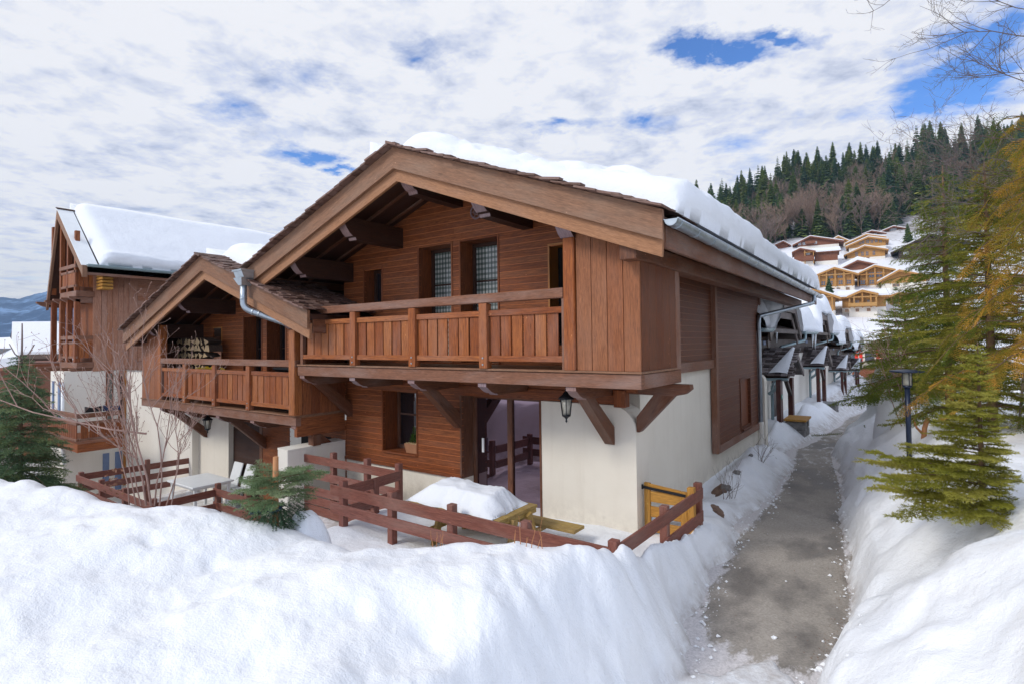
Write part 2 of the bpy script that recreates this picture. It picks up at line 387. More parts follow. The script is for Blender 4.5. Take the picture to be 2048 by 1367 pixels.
def make_world():
    w = bpy.data.worlds.new('World'); C.world = w; w.use_nodes = True
    n, l = w.node_tree.nodes, w.node_tree.links; n.clear()
    t = NT.__new__(NT); t.n = n; t.l = l; t.m = None
    out = n.new('ShaderNodeOutputWorld'); bg = n.new('ShaderNodeBackground'); l.new(bg.outputs[0], out.inputs[0])
    sky = n.new('ShaderNodeTexSky'); sky.sky_type = 'NISHITA'; sky.sun_disc = False
    sky.sun_elevation = SUN_EL; sky.sun_rotation = math.pi / 2 - SUN_AZ; sky.altitude = 1100; sky.ozone_density = 2.5; sky.dust_density = .4
    g = n.new('ShaderNodeTexCoord').outputs['Generated']
    sep = n.new('ShaderNodeSeparateXYZ'); l.new(g, sep.inputs[0])
    z = t.math('ADD', t.math('MAXIMUM', sep.outputs[2], -.02), .10)
    cm = n.new('ShaderNodeCombineXYZ')
    l.new(t.math('DIVIDE', sep.outputs[0], z), cm.inputs[0]); l.new(t.math('DIVIDE', sep.outputs[1], z), cm.inputs[1])
    P = cm.outputs[0]
    rot = t.mapping(P, (1, .95, 1), (0, 0, 0), (0, 0, rad(-25)))
    big = t.noise(rot, .9, 3, .5, .3)
    mid = t.noise(rot, 3.1, 6, .58, .4)
    sm = t.noise(rot, 8.5, 6, .62, .25)
    dens = t.math('MULTIPLY_ADD', mid, .55, t.math('MULTIPLY', big, .45))
    dens = t.math('MULTIPLY_ADD', sm, .30, dens); dens = t.math('SUBTRACT', dens, .04)
    # clear gaps in the cloud sheet: direction, size, depth
    gaps = None
    wq = n.new('ShaderNodeTexNoise'); wq.inputs['Scale'].default_value = 4.2; wq.inputs['Detail'].default_value = 6; wq.inputs['Roughness'].default_value = .65; l.new(P, wq.inputs['Vector'])
    wv = n.new('ShaderNodeVectorMath'); wv.operation = 'MULTIPLY_ADD'; l.new(wq.outputs['Color'], wv.inputs[0]); wv.inputs[1].default_value = (.34, .34, 0); l.new(P, wv.inputs[2])
    wo = n.new('ShaderNodeVectorMath'); wo.operation = 'ADD'; l.new(wv.outputs[0], wo.inputs[0]); wo.inputs[1].default_value = (-.17, -.17, 0); PW = wo.outputs[0]
    for (px, py, size, amt, st) in CLOUD_GAPS:
        v = ray(px, py).normalized()
        q = (v.x / (max(v.z, -.02) + .10), v.y / (max(v.z, -.02) + .10))
        mp = n.new('ShaderNodeMapping'); mp.vector_type = 'TEXTURE'; l.new(PW, mp.inputs[0])
        mp.inputs['Location'].default_value = (q[0], q[1], 0); mp.inputs['Rotation'].default_value = (0, 0, st[1]); mp.inputs['Scale'].default_value = (size * st[0], size, 1)
        ln = n.new('ShaderNodeVectorMath'); ln.operation = 'LENGTH'; l.new(mp.outputs[0], ln.inputs[0])
        s = t.math('MULTIPLY', t.ramp(ln.outputs['Value'], [(0.0, 1.0), (1.0, 0.0)]), amt)
        gaps = s if gaps is None else t.math('MAXIMUM', gaps, s)
    wob = t.math('MULTIPLY_ADD', t.noise(rot, 5.5, 6, .65, .6), 2.2, -.12)
    dens = t.math('SUBTRACT', dens, t.math('MULTIPLY', gaps, wob))
    cov = t.ramp(dens, [(.26, 0.0), (.37, .50), (.52, 1.0)])
    sh = t.math('MULTIPLY_ADD', t.noise(t.mapping(rot, (1, 1, 1), (3.1, 1.7, 0)), 3.4, 6, .6, .3), .62, t.math('MULTIPLY', t.noise(t.mapping(rot, (1, 1, 1), (9, 2, 0)), 9.0, 5, .6, .2), .48))
    ccol = t.ramp(sh, [(.37, (4.9, 5.5, 7.1)), (.48, (7.5, 7.9, 9.0)), (.58, (9.4, 9.5, 9.8))])
    # the low band on the left glows pale yellow
    hz = t.ramp(sep.outputs[2], [(0.0, 1.0), (.16, 0.0)])
    lf = t.ramp(t.math('MULTIPLY_ADD', sep.outputs[0], -.5, .5), [(.55, 0.0), (.95, 1.0)])
    ccol = t.mix(t.math('MULTIPLY', hz, t.math('MULTIPLY', lf, .8)), ccol, (9.3, 8.9, 7.8))
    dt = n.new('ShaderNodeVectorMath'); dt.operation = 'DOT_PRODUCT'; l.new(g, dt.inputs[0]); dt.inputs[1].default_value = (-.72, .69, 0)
    thin = t.ramp(t.math('MULTIPLY_ADD', dt.outputs['Value'], .5, .5), [(.30, (.60, .65, .76)), (.66, (.60, .60, .61))])      # clouds behind the viewer made bluer and brighter, added fill for the shade
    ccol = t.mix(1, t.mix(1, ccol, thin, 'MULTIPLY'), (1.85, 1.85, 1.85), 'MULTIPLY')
    skyc = t.mix(1, sky.outputs[0], (1.0, 1.55, 2.3), 'MULTIPLY')
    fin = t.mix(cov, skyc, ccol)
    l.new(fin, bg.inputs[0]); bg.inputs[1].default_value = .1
CLOUD_GAPS = [(1420, 96, .11, .50, (2.6, .75)), (1540, 72, .07, .44, (3.0, .6)), (1300, 245, .13, .36, (1.5, 1.2)), (1105, 258, .10, .34, (2.2, .3)),
              (640, 318, .11, .42, (1.9, .9)), (690, 340, .07, .40, (1.6, .9)), (840, 105, .10, .28, (2, .4)), (1905, 150, .26, .50, (1, 0)), (1990, 60, .26, .46, (1, 0)), (1880, 205, .22, .4, (1.4, .5)),
              (1450, 290, .16, .2, (1, 0)), (600, 150, .12, .2, (2, .6)), (460, 225, .12, .25, (1.5, .2))]
make_world()
C.view_settings.view_transform = 'Standard'; C.view_settings.look = 'None'; C.view_settings.exposure = -.17; C.view_settings.gamma = 1
C.cycles.max_bounces = 6; C.cycles.diffuse_bounces = 3; C.cycles.glossy_bounces = 3; C.cycles.transmission_bounces = 4; C.cycles.volume_bounces = 0
C.cycles.use_adaptive_sampling = True; C.cycles.use_denoising = True
# ------------------------------------------------------------------ path and snow
_PY = [-30, -4, 0, 3, 4.8, 5.6, 6.3, 7.2, 8.7, 10.9, 12.5, 14.1, 16.2, 18, 23, 28, 34, 40, 48, 60]
_PL = [-1.2, -1.2, -1.2, -1.3, -1.50, -1.72, -1.83, -1.93, -2.03, -2.0, -2.05, -2.18, -2.45, -2.20, -1.98, -2.1, -2.1, -1.5, -.6, 1.5]
_PR = [-.2, -.2, -.4, -.6, -.72, -.68, -.57, -.555, -.74, -.92, -1.1, -1.35, -1.62, -1.62, -1.45, -1.35, -1.05, -.2, 1.0, 3.2]
def pathL(y): return np.interp(y, _PY, _PL)
def pathR(y): return np.interp(y, _PY, _PR)
def pathz(y): return np.interp(y, [-30, 16, 20, 25, 34, 45, 60, 90], [-2.9, -2.9, -2.98, -3.15, -3.9, -4.5, -5.0, -5.5])
_CX = [-30, -12, -9, -7.6, -6.5, -5.4, -5.0, -4.55, -4.2, -3.75, -3.1, -2.6, -2.2, -2.0, -1.7, -1.2, -.6]
_CY = [2.1, 1.95, 1.9, 2.15, 2.4, 2.65, 2.75, 2.82, 2.85, 2.88, 3.25, 3.72, 4.1, 4.25, 4.45, 4.7, 4.9]
_CZ = [-1.75, -1.74, -1.73, -1.70, -1.66, -1.60, -1.70, -1.80, -1.78, -1.68, -1.63, -1.63, -1.66, -1.72, -1.80, -1.95, -2.0]
DENTS = [(-1.85, 3.15, .16, -.10), (-1.98, 2.72, .13, -.08), (-1.62, 2.8, .18, -.12), (-2.3, 2.9, .2, .07), (-1.55, 3.3, .2, .09), (-2.15, 3.35, .14, -.07), (-1.75, 2.35, .15, -.09), (-2.5, 2.5, .13, -.06),
         (-1.45, 2.55, .16, .08), (-2.9, 2.3, .12, -.05), (-4.6, 2.2, .11, -.05), (-5.3, 2.0, .10, -.045), (-6.2, 1.9, .12, -.05), (-3.9, 1.9, .12, -.05), (-3.3, 2.5, .3, .05), (-2.6, 3.3, .25, .05)]
def H(x, y):
    """height of the ground snow"""
    x = np.asarray(x, float); y = np.asarray(y, float)
    pz = pathz(y); pl = pathL(y) + .10 * fbm(y * 1.3, y * 0 + 3.3, 5, 4); pr = pathR(y) + .07 * fbm(y * 1.5, y * 0 + 7.7, 9, 4)
    # ---- left of the path
    cx = x + .2 * vnoise(x * .7, y * .7, 3)
    cy = np.interp(cx, _CX, _CY) + .10 * fbm(x * 1.1, x * 0, 21, 2); cz = np.interp(x, _CX, _CZ)
    lump = .065 * fbm(x * .85, y * .85, 31, 2) + .030 * fbm(x * 2.4, y * 2.4, 33, 3) + .005 * fbm(x * 9, y * 9, 35, 3)
    rightish = sst(-3.5, -1.4, x)
    lump = lump * (1 + 1.1 * rightish)
    # drifts and dents of the trampled bank
    for (qx, qy, qr, qa) in DENTS: lump = lump + qa * np.exp(-(((x - qx) / qr) ** 2 + ((y - qy) / (qr * .75)) ** 2))
    plate = cz - .02 * (cy - y) + lump - .12 * sst(.2, 1.6, cy - y) * rightish
    ter = -2.62 - .50 * sst(-6.7, -7.3, x) - .78 * sst(-9.2, -9.9, x); ter = ter + (-1.0) * sst(-16, -18.5, x) - .9 * sst(-20, -26, x) - 4 * sst(-30, -60, x)
    ter = ter + .05 * fbm(x * 1.2, y * 1.2, 41, 3)
    out = -2.88 + .25 * np.exp(-((x + 2.75) / .35) ** 2) * (.5 + .5 * vnoise(y * .9, y * 0, 6)) + .06 * fbm(x * 3, y * 3, 43, 3)
    # heap by the gate and drifts against the wall and porches
    out = out + np.interp(y, [4, 5.0, 5.8, 6.6, 7.6, 8.6], [.85, .72, .70, .54, .32, .05]) * np.exp(-((x + 2.30) / .44) ** 2) + .30 * np.exp(-(((x + 2.75) / .40) ** 2 + ((y - 11.2) / 1.2) ** 2)) + .42 * np.exp(-(((x + 2.9) / .45) ** 2 + ((y - 13.6) / 1.0) ** 2))
    far = sst(15.6, 17, y)
    out = np.where(y > 15, pz + .02 + far * (.55 + .35 * vnoise(y * .55, y * 0, 8)) * sst(0, .9, pl - x) * (1 - .5 * sst(-3.4, -4.2, x)), out)
    side = sst(-2.45, -2.25, x) * sst(4.3, 4.9, y) + sst(-3.2, -3.0, x) * sst(7.2, 7.5, y); side = np.clip(side, 0, 1)
    base = ter * (1 - side) + out * side
    back = sst(0.0, 1.35, y - cy)
    left = plate * (1 - back) + base * back
    d = pl - x
    edge = .95 - .38 * sst(4.3, 5.2, y) - .26 * sst(5.6, 7.2, y)
    lf = sst(-.02, edge, d + .05 * fbm(x * 3, y * 3, 51, 2))
    hl = pz - .05 + (left - pz + .05) * lf
    # ---- right of the path
    top = -1.72 + .09 * np.clip(x - .2, 0, 8) + .10 * fbm(x * .9, y * .9, 61, 3) + .03 * fbm(x * 2.6, y * 2.6, 63, 3) + .006 * fbm(x * 9, y * 9, 65, 2)
    top = top + (pz + 2.9) * .9 + np.interp(y, [0, 4, 6.5, 10, 14, 19, 24], [.0, .06, .20, .30, .10, .14, .1]) - 1.2 * sst(20, 30, y)
    top = top + .40 * np.exp(-(((x - 2.2) / 1.1) ** 2 + ((y - 4.9) / 1.0) ** 2)) + .18 * np.exp(-(((x - 1.5) / .8) ** 2 + ((y - 2.8) / .9) ** 2))
    dr = x - pr + .08 * fbm(x * 2.2, y * 2.2, 71, 3)
    rf = sst(-.03, .34, dr) * .34 + sst(.0, 1.45, dr) * .66
    hr = pz - .05 + (top - pz + .05) * rf
    h = np.where(x < (pl + pr) / 2, hl, hr)
    h = np.maximum(h, np.where((y < 8) & (np.abs(x + 1.05) < 1.3), pz + .03 + .05 * sst(5.3, 4.2, y) - .30 * sst(5.0, 5.5, y + .35 * fbm(x * 2.2, y * 0, 95, 3) + .5 * np.abs(x + 1.05)), -99))
    # the valley floor and the rising ground far away
    dist = np.hypot(x, y)
    far2 = sst(45, 90, dist)
    return h * (1 - far2) + far2 * (-6 + .6 * fbm(x * .02, y * .02, 81, 3))

def make_ground():
    na = 900
    fov0, fov1 = rad(90 + 35.76 - 58), rad(90 + 35.76 + 60)
    a1 = np.linspace(fov0, fov1, na, endpoint=False); a2 = np.linspace(fov1, fov0 + 2 * math.pi, 150, endpoint=False)
    A = np.concatenate([a1, a2])
    r = [.25]
    while r[-1] < 26: r.append(r[-1] * 1.0125 + .004)
    while r[-1] < 7000: r.append(r[-1] * 1.06)
    r = np.array(r)
    X = r[:, None] * np.cos(A)[None]; Y = r[:, None] * np.sin(A)[None]
    Z = H(X, Y)
    P = np.stack([X, Y, Z], -1)
    o = grid_mesh('snow_ground', P, M['ground'], wrap=True); tag(o, kind='structure')
def make_path():
    ys = np.concatenate([np.linspace(-6, 20, 120), np.linspace(20.5, 60, 60)])
    us = np.linspace(-.25, 1.25, 12)
    X = pathL(ys)[:, None] * (1 - us) + pathR(ys)[:, None] * us; Y = np.repeat(ys[:, None], 12, 1)
    Z = pathz(Y) + .012 * fbm(X * 1.5, Y * 1.5, 91, 3)
    o = grid_mesh('path', np.stack([X, Y, Z], -1), M['asphalt']); tag(o, kind='structure')
    n = len(ys); me = o.data; uvl = me.uv_layers.new(name='UVMap'); vi = np.zeros(len(me.loops), dtype=np.int32); me.loops.foreach_get('vertex_index', vi)
    U = np.stack([np.tile(us, n)[vi], np.repeat(ys, 12)[vi]], -1); uvl.data.foreach_set('uv', U.astype(np.float32).ravel())
def ground_mat():
    t = NT('trampled_snow'); p = t.geo()
    a = t.noise(p, 1.9, 6, .6); b = t.noise(p, 11, 5, .65); f = t.noise(p, 80, 3, .6)
    base = t.mix(t.ramp(a, [(.3, 0.0), (.7, 1.0)]), (.82, .845, .885), (.865, .88, .90))
    sep = t.add('ShaderNodeSeparateXYZ'); t.l.new(p, sep.inputs[0])
    # dirt thrown on the bank to the right of the path and along its foot
    rt = t.ramp(t.math('MULTIPLY_ADD', sep.outputs[0], .25, .25), [(.20, 0.0), (.55, 1.0)])
    d = t.ramp(t.noise(t.mapping(p, (1, 1, 1), (3, 5, 1)), 1.5, 7, .7), [(.46, 0.0), (.70, .40)])
    base = t.mix(t.math('MULTIPLY', d, rt), base, (.66, .55, .42))
    low = t.ramp(t.math('MULTIPLY_ADD', sep.outputs[2], 1, 2.9), [(.01, .75), (.09, .35), (.26, 0.0)])
    nearp = t.ramp(t.math('ABSOLUTE', t.math('ADD', sep.outputs[0], 1.3)), [(.9, 1.0), (1.3, 0.0)])
    d2 = t.ramp(t.noise(p, 4.2, 6, .7), [(.32, 0.0), (.6, 1.0)])
    base = t.mix(t.math('MULTIPLY', low, d2), base, (.36, .31, .27))
    k = t.ramp(t.noise(p, 26, 2), [(.725, 0.0), (.77, .6)]); base = t.mix(t.math('MULTIPLY', k, rt), base, (.30, .23, .16))
    t.col(base); t.rough(.65); t.b.inputs['Specular IOR Level'].default_value = .15
    dn = t.ramp(t.noise(t.mapping(p, (1, 2.2, 1), (0, 0, 0), (0, 0, .5)), 3.4, 4, .6, .8), [(.30, 0.0), (.46, 1.0)])
    h = t.math('MULTIPLY_ADD', b, .46, t.math('MULTIPLY', a, .8)); h = t.math('MULTIPLY_ADD', f, .13, h); h = t.math('MULTIPLY_ADD', dn, .05, h)
    t.bump(h, .46, .10)
    return t.m
def asphalt_mat():
    t = NT('worn_asphalt'); p = t.geo()
    a = t.noise(p, 1.1, 6, .65); f = t.noise(p, 130, 3, .7); m = t.noise(p, 9, 5, .65)
    base = t.mix(t.ramp(a, [(.3, 0.0), (.7, 1.0)]), (.26, .232, .20), (.39, .35, .305))
    base = t.mix(t.ramp(f, [(.3, 0.0), (.75, .5)]), base, (.42, .38, .33))
    base = t.mix(t.ramp(m, [(.60, 0.0), (.72, .6)]), base, (.17, .15, .13))
    wet = t.ramp(t.noise(t.mapping(p, (1, .6, 1), (4, 1, 0)), 1.0, 4, .6), [(.47, 0.0), (.60, 1.0)])
    base = t.mix(t.math('MULTIPLY', wet, .66), base, (.10, .090, .082))
    sp = t.add('ShaderNodeSeparateXYZ'); t.l.new(p, sp.inputs[0]); uvx = t.add('ShaderNodeTexCoord').outputs['UV']
    ex = t.add('ShaderNodeSeparateXYZ'); t.l.new(uvx, ex.inputs[0])
    rim = t.math('ADD', t.ramp(t.math('ADD', ex.outputs[0], .25), [(.16, .34), (.34, 0.0)]), t.ramp(ex.outputs[0], [(.95, 0.0), (1.0, .2)]))
    rim = t.math('ADD', rim, t.ramp(t.math('MULTIPLY_ADD', sp.outputs[1], .1, 0), [(.515, .34), (.575, 0.0)]))
    rim = t.math('ADD', rim, t.ramp(t.math('MULTIPLY', sp.outputs[1], .04), [(.42, 0.0), (.62, .13)]))
    ed = t.ramp(t.math('ADD', t.noise(t.mapping(p, (1, .45, 1)), 4.5, 7, .72), rim), [(.66, 0.0), (.76, .9)])
    base = t.mix(ed, base, (.66, .63, .63))
    gr = t.noise(p, 38, 4, .7); base = t.mix(1, base, t.ramp(gr, [(.3, .74), (.7, 1.2)]), 'MULTIPLY')
    t.col(base); t.rough(t.math('MULTIPLY_ADD', wet, -.38, .88))
    t.bump(t.math('MULTIPLY_ADD', f, .5, m), .5, .01)
    return t.m
M['ground'] = ground_mat(); M['asphalt'] = asphalt_mat()
make_ground(); make_path()

def crumbs():
    g = np.random.default_rng(4); V, F = [], []
    for i in range(600):
        left = g.random() < .55; y = g.uniform(4.6, 15); e = float(pathL(y)) if left else float(pathR(y))
        x = e + abs(g.normal(0, .09)) * (1 if left else -1) - (.06 if left else -.04); s = .006 + .022 * g.random() ** 3
        if g.random() < .25: x = e + (-1 if left else 1) * g.uniform(.05, .35)
        c = np.array((x, y, max(float(H(np.array(x), np.array(y))), float(pathz(y)) + .004) + s * .25)); n = len(V)
        o = np.array(((1, 0, 0), (0, 1, 0), (-1, 0, 0), (0, -1, 0), (0, 0, .9), (0, 0, -.7))) * s * g.uniform(.6, 1.25, (6, 1)) + g.normal(0, s * .15, (6, 3)); V += list(c + o)
        for a, b in ((0, 1), (1, 2), (2, 3), (3, 0)): F.append((n + a, n + b, n + 4)); F.append((n + b, n + a, n + 5))
    o = tri_mesh('snow_crumbs', V, F, M['snow']); tag(o, 'crumbs of broken snow strewn along both edges of the path', 'snow', None, 'stuff')
crumbs()
# ------------------------------------------------------------------ chalets
class MT(MB):
    """MB whose input is mirrored in x (about k/2) and shifted in z"""
    def __init__(s, k=None, dz=0): super().__init__(); s.k = k; s.dz = dz
    def P(s, p): return Vector((p[0] if s.k is None else s.k - p[0], p[1], p[2] + s.dz))
    def V(s, v): return Vector((v[0] if s.k is None else -v[0], v[1], v[2]))
    def obox(s, o, a, b, c, tone=None): super().obox(s.P(o), s.V(a), s.V(b), s.V(c), tone)
    def beam(s, p0, p1, w, h, tone=None, up=(0, 0, 1)):
        p0, p1, up = Vector(p0), Vector(p1), Vector(up); a = p1 - p0; sd = a.cross(up)
        if sd.length < 1e-6: sd = a.cross(Vector((0, 1, 0)))
        sd = sd.normalized() * w; u = sd.cross(a).normalized() * h
        s.obox(p0 - sd / 2 - u / 2, a, sd, u, tone)
    def prism(s, pts, ext, tone=None, g=(1, 0, 0), smooth=False): super().prism([s.P(p) for p in pts], s.V(ext), tone, s.V(g), smooth)
    def tube(s, pts, r, n=8, tone=None, caps=True): super().tube([s.P(p) for p in pts], r, n, tone, caps)

def cut(iv, holes):
    out = [iv]
    for a, b in holes:
        nx = []
        for x0, x1 in out:
            if b <= x0 or a >= x1: nx.append((x0, x1)); continue
            if a > x0 + .01: nx.append((x0, a))
            if b < x1 - .01: nx.append((b, x1))
        out = nx
    return out
def planks_x(mb, x0, x1, z0, z1, y, pitch=.107, holes=(), lim=None, gap=.008, th=.022):
    """horizontal cladding facing -Y; lim(z) -> (xmin, xmax) under a gable"""
    n = max(1, round((z1 - z0) / pitch)); p = (z1 - z0) / n
    for i in range(n):
        a = z0 + i * p; b = a + p; m = (a + b) / 2; lo, hi = x0, x1
        if lim:
            l = lim(a); lo, hi = max(lo, l[0]), min(hi, l[1])
            if hi - lo < .05: continue
        hs = [(h[0], h[1]) for h in holes if h[2] < m < h[3]]
        for s0, s1 in cut((lo, hi), hs):
            e = s0
            while e < s1 - .01:
                f = min(s1, e + RNG.uniform(2.6, 4.6)); f = s1 if s1 - f < .8 else f
                t = RNG.random()
                mb.box(e + .001, y, a + gap, f - .001, y + th, b, t); e = f
            mb.box(s0, y + .004, a, s1, y + .045, a + gap * 1.01 + .001, -1)
def planks_y(mb, y0, y1, z0, z1, x, pitch=.107, holes=(), gap=.006, th=.022):
    """horizontal cladding facing +X"""
    n = max(1, round((z1 - z0) / pitch)); p = (z1 - z0) / n
    for i in range(n):
        a = z0 + i * p; b = a + p; m = (a + b) / 2
        for s0, s1 in cut((y0, y1), [(h[0], h[1]) for h in holes if h[2] < m < h[3]]):
            mb.box(x - th, s0 + .001, a + gap, x, s1 - .001, b, RNG.random())
            mb.box(x - .045, s0, a, x - .004, s1, a + gap + .001, -1)
def scroll_end(mb, x0, x1, yf, zt, zb, back, tone=None):
    """carved front end of a joist or purlin, running back to y=back"""
    h = zt - zb
    prof = [(yf, zt), (yf, zt - h * .28), (yf + .03, zt - h * .33), (yf + .07, zt - h * .52), (yf + .13, zt - h * .72), (yf + .19, zt - h * .84),
            (yf + .25, zt - h * .88), (yf + .27, zb), (back, zb), (back, zt)]
    mb.prism([(x0, y, z) for y, z in prof], (x1 - x0, 0, 0), tone, g=(0, 1, 0))
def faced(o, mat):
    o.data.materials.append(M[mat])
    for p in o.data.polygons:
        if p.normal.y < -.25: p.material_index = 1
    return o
def half_pipe(mb, p0, p1, r, t=.004, n=9, tone=.5):
    p0, p1 = Vector(p0), Vector(p1); d = (p1 - p0).normalized(); sd = Vector((0, 0, 1)).cross(d).normalized()
    pr = [(math.cos(math.pi * i / n) * r, -math.sin(math.pi * i / n) * r) for i in range(n + 1)] + [(math.cos(math.pi * i / n) * (r - t), -math.sin(math.pi * i / n) * (r - t)) for i in range(n, -1, -1)]
    MB.prism(mb, [p0 + sd * a + Vector((0, 0, b)) for a, b in pr], p1 - p0, tone, g=d, smooth=True)
def gutter(parent, p0, p1, r=.075, gap=.62, mat='zinc', cap=True):
    mb = MB(); p0, p1 = Vector(p0), Vector(p1); L = (p1 - p0).length; d = (p1 - p0) / L
    half_pipe(mb, p0, p1, r)
    sd = Vector((0, 0, 1)).cross(d).normalized(); k = .15
    if cap:
        for q in (p0, p1):
            pr = [q + sd * math.cos(math.pi * i / 10) * r + Vector((0, 0, -math.sin(math.pi * i / 10) * r)) for i in range(11)]
            mb.prism(pr, d * .004 * (1 if q is p0 else -1), .5)
    o = mb.build('gutter', M[mat], parent)
    sb = MB()
    while k < L:
        half_pipe(sb, p0 + d * k, p0 + d * (k + .022), r + .006, .007); k += gap
    # rolled front lip
    sb.tube([p0 + sd * r, p1 + sd * r], .008, 6)
    sb.tube([p0 - sd * r, p1 - sd * r], .008, 6)
    sb.build('gutter_strap', M[mat], o)
    return o
def pipe(parent, pts, r=.045, mat='zinc', name='downpipe'):
    mb = MB(); P = [Vector(p) for p in pts]; out = [P[0]]
    for i in range(1, len(P) - 1):            # round the elbows
        a, b, c = P[i - 1], P[i], P[i + 1]; k = min(.14, (b - a).length / 2.2, (c - b).length / 2.2)
        s, e = b + (a - b).normalized() * k, b + (c - b).normalized() * k
        for j in range(6):
            u = j / 5; out.append(s.lerp(b, u).lerp(b.lerp(e, u), u))
    out.append(P[-1]); mb.tube(out, r, 12)
    for i in range(1, len(P) - 1):
        for q, w in ((P[i - 1], .17), (P[i + 1], .17)):
            d = (q - P[i])
            if d.length > .4:
                s = P[i] + d.normalized() * w; mb.tube([s, s + d.normalized() * .03], r + .005, 12)
    return mb.build(name, M[mat], parent)

def reveal(parent, x0, x1, z0, z1, y, depth, k=None, dz=0, mat='dark', frame='brace', name='window', pane=None, muntins=(), split=False, curtain=None, sill=True, glassmat='glass'):
    """an opening set back in a wall that faces -Y: jambs, frame, pane"""
    f = MT(k, dz); tr = .035
    # architrave, 4 mm proud of the cladding
    f.box(x0 - tr, y - .012, z0 - (tr if sill else 0), x0, y + depth, z1 + tr); f.box(x1, y - .012, z0 - (tr if sill else 0), x1 + tr, y + depth, z1 + tr)
    f.box(x0, y - .012, z1, x1, y + depth, z1 + tr)
    if sill: f.box(x0, y - .025, z0 - tr, x1, y + depth, z0)
    o = f.build(name, M[mat], parent, .003)
    fr = MT(k, dz); w = .065; yb = y + depth
    fr.box(x0, yb - .06, z0, x0 + w, yb, z1); fr.box(x1 - w, yb - .06, z0, x1, yb, z1); fr.box(x0 + w, yb - .06, z1 - w, x1 - w, yb, z1); fr.box(x0 + w, yb - .06, z0, x1 - w, yb, z0 + w)
    for m in muntins: fr.box(x0 + w, yb - .045, m - .014, x1 - w, yb - .01, m + .014)
    if split: fr.box((x0 + x1) / 2 - .05, yb - .06, z0 + w, (x0 + x1) / 2 + .05, yb - .005, z1 - w)
    fr.build('frame', M[frame], o, .004)
    g = MT(k, dz); g.box(x0 + w * .6, yb - .02, z0 + w * .6, x1 - w * .6, yb - .012, z1 - w * .6)
    g.build('pane', M[curtain or glassmat], o)
    return o

def curtain_mat():
    t = NT('checked_curtain'); o = t.geo(); sp = t.add('ShaderNodeSeparateXYZ'); t.l.new(o, sp.inputs[0])
    def stripe(v, k, ph=0):
        s = t.math('FRACT', t.math('MULTIPLY_ADD', v, k, ph)); return t.ramp(s, [(.0, 1.0), (.46, 1.0), (.5, 0.0), (.96, 0.0)])
    a = stripe(sp.outputs[0], 14); b = stripe(sp.outputs[2], 11)
    c = t.mix(a, (.50, .50, .46), (.13, .17, .15)); c2 = t.mix(b, (1, 1, 1), (.32, .38, .35))
    fold = t.ramp(t.noise(t.mapping(o, (16, 1, .3)), 1, 2), [(.3, .6), (.7, 1.1)])
    t.col(t.mix(1, t.mix(1, c, c2, 'MULTIPLY'), fold, 'MULTIPLY')); t.rough(.35); t.b.inputs['Coat Weight'].default_value = .6; t.b.inputs['Coat Roughness'].default_value = .03
    return t.m
M['curtain'] = curtain_mat()

def shingle_rows(mb, ax, az, xe, ze, y0, y1, pitch=.165, ragged=.03, th=.024, sparse=0, s0=0):
    """rows of split shingles from the ridge (ax,az) down to the eave (xe,ze)"""
    L = math.hypot(xe - ax, ze - az); dx, dz = (xe - ax) / L, (ze - az) / L; nx, nz = -dz * (1 if dx > 0 else -1), abs(dx)
    n = int(L / pitch)
    for i in range(n + 1):
        s = i * pitch
        if s < s0: continue
        y = y0 - RNG.uniform(0, ragged)
        while y < y1:
            w = RNG.uniform(.09, .19)
            if not (sparse and RNG.random() < sparse):
                e = min(L + .06, s + pitch + RNG.uniform(-.02, .035)); b = max(0, s - .10); lift = RNG.uniform(.012, .03) + (RNG.random() < .12) * .02
                o = Vector((ax + dx * b, y, az + dz * b)) + Vector((nx, 0, nz)) * .004
                a = Vector((dx, 0, dz)) * (e - b) + Vector((nx, 0, nz)) * lift
                up = Vector((nx, 0, nz)) * (th * RNG.uniform(.75, 1.3))
                mb.obox(o + Vector((nx, 0, nz)) * .01, a, Vector((0, w - .005, 0)), up, RNG.random())
            y += w

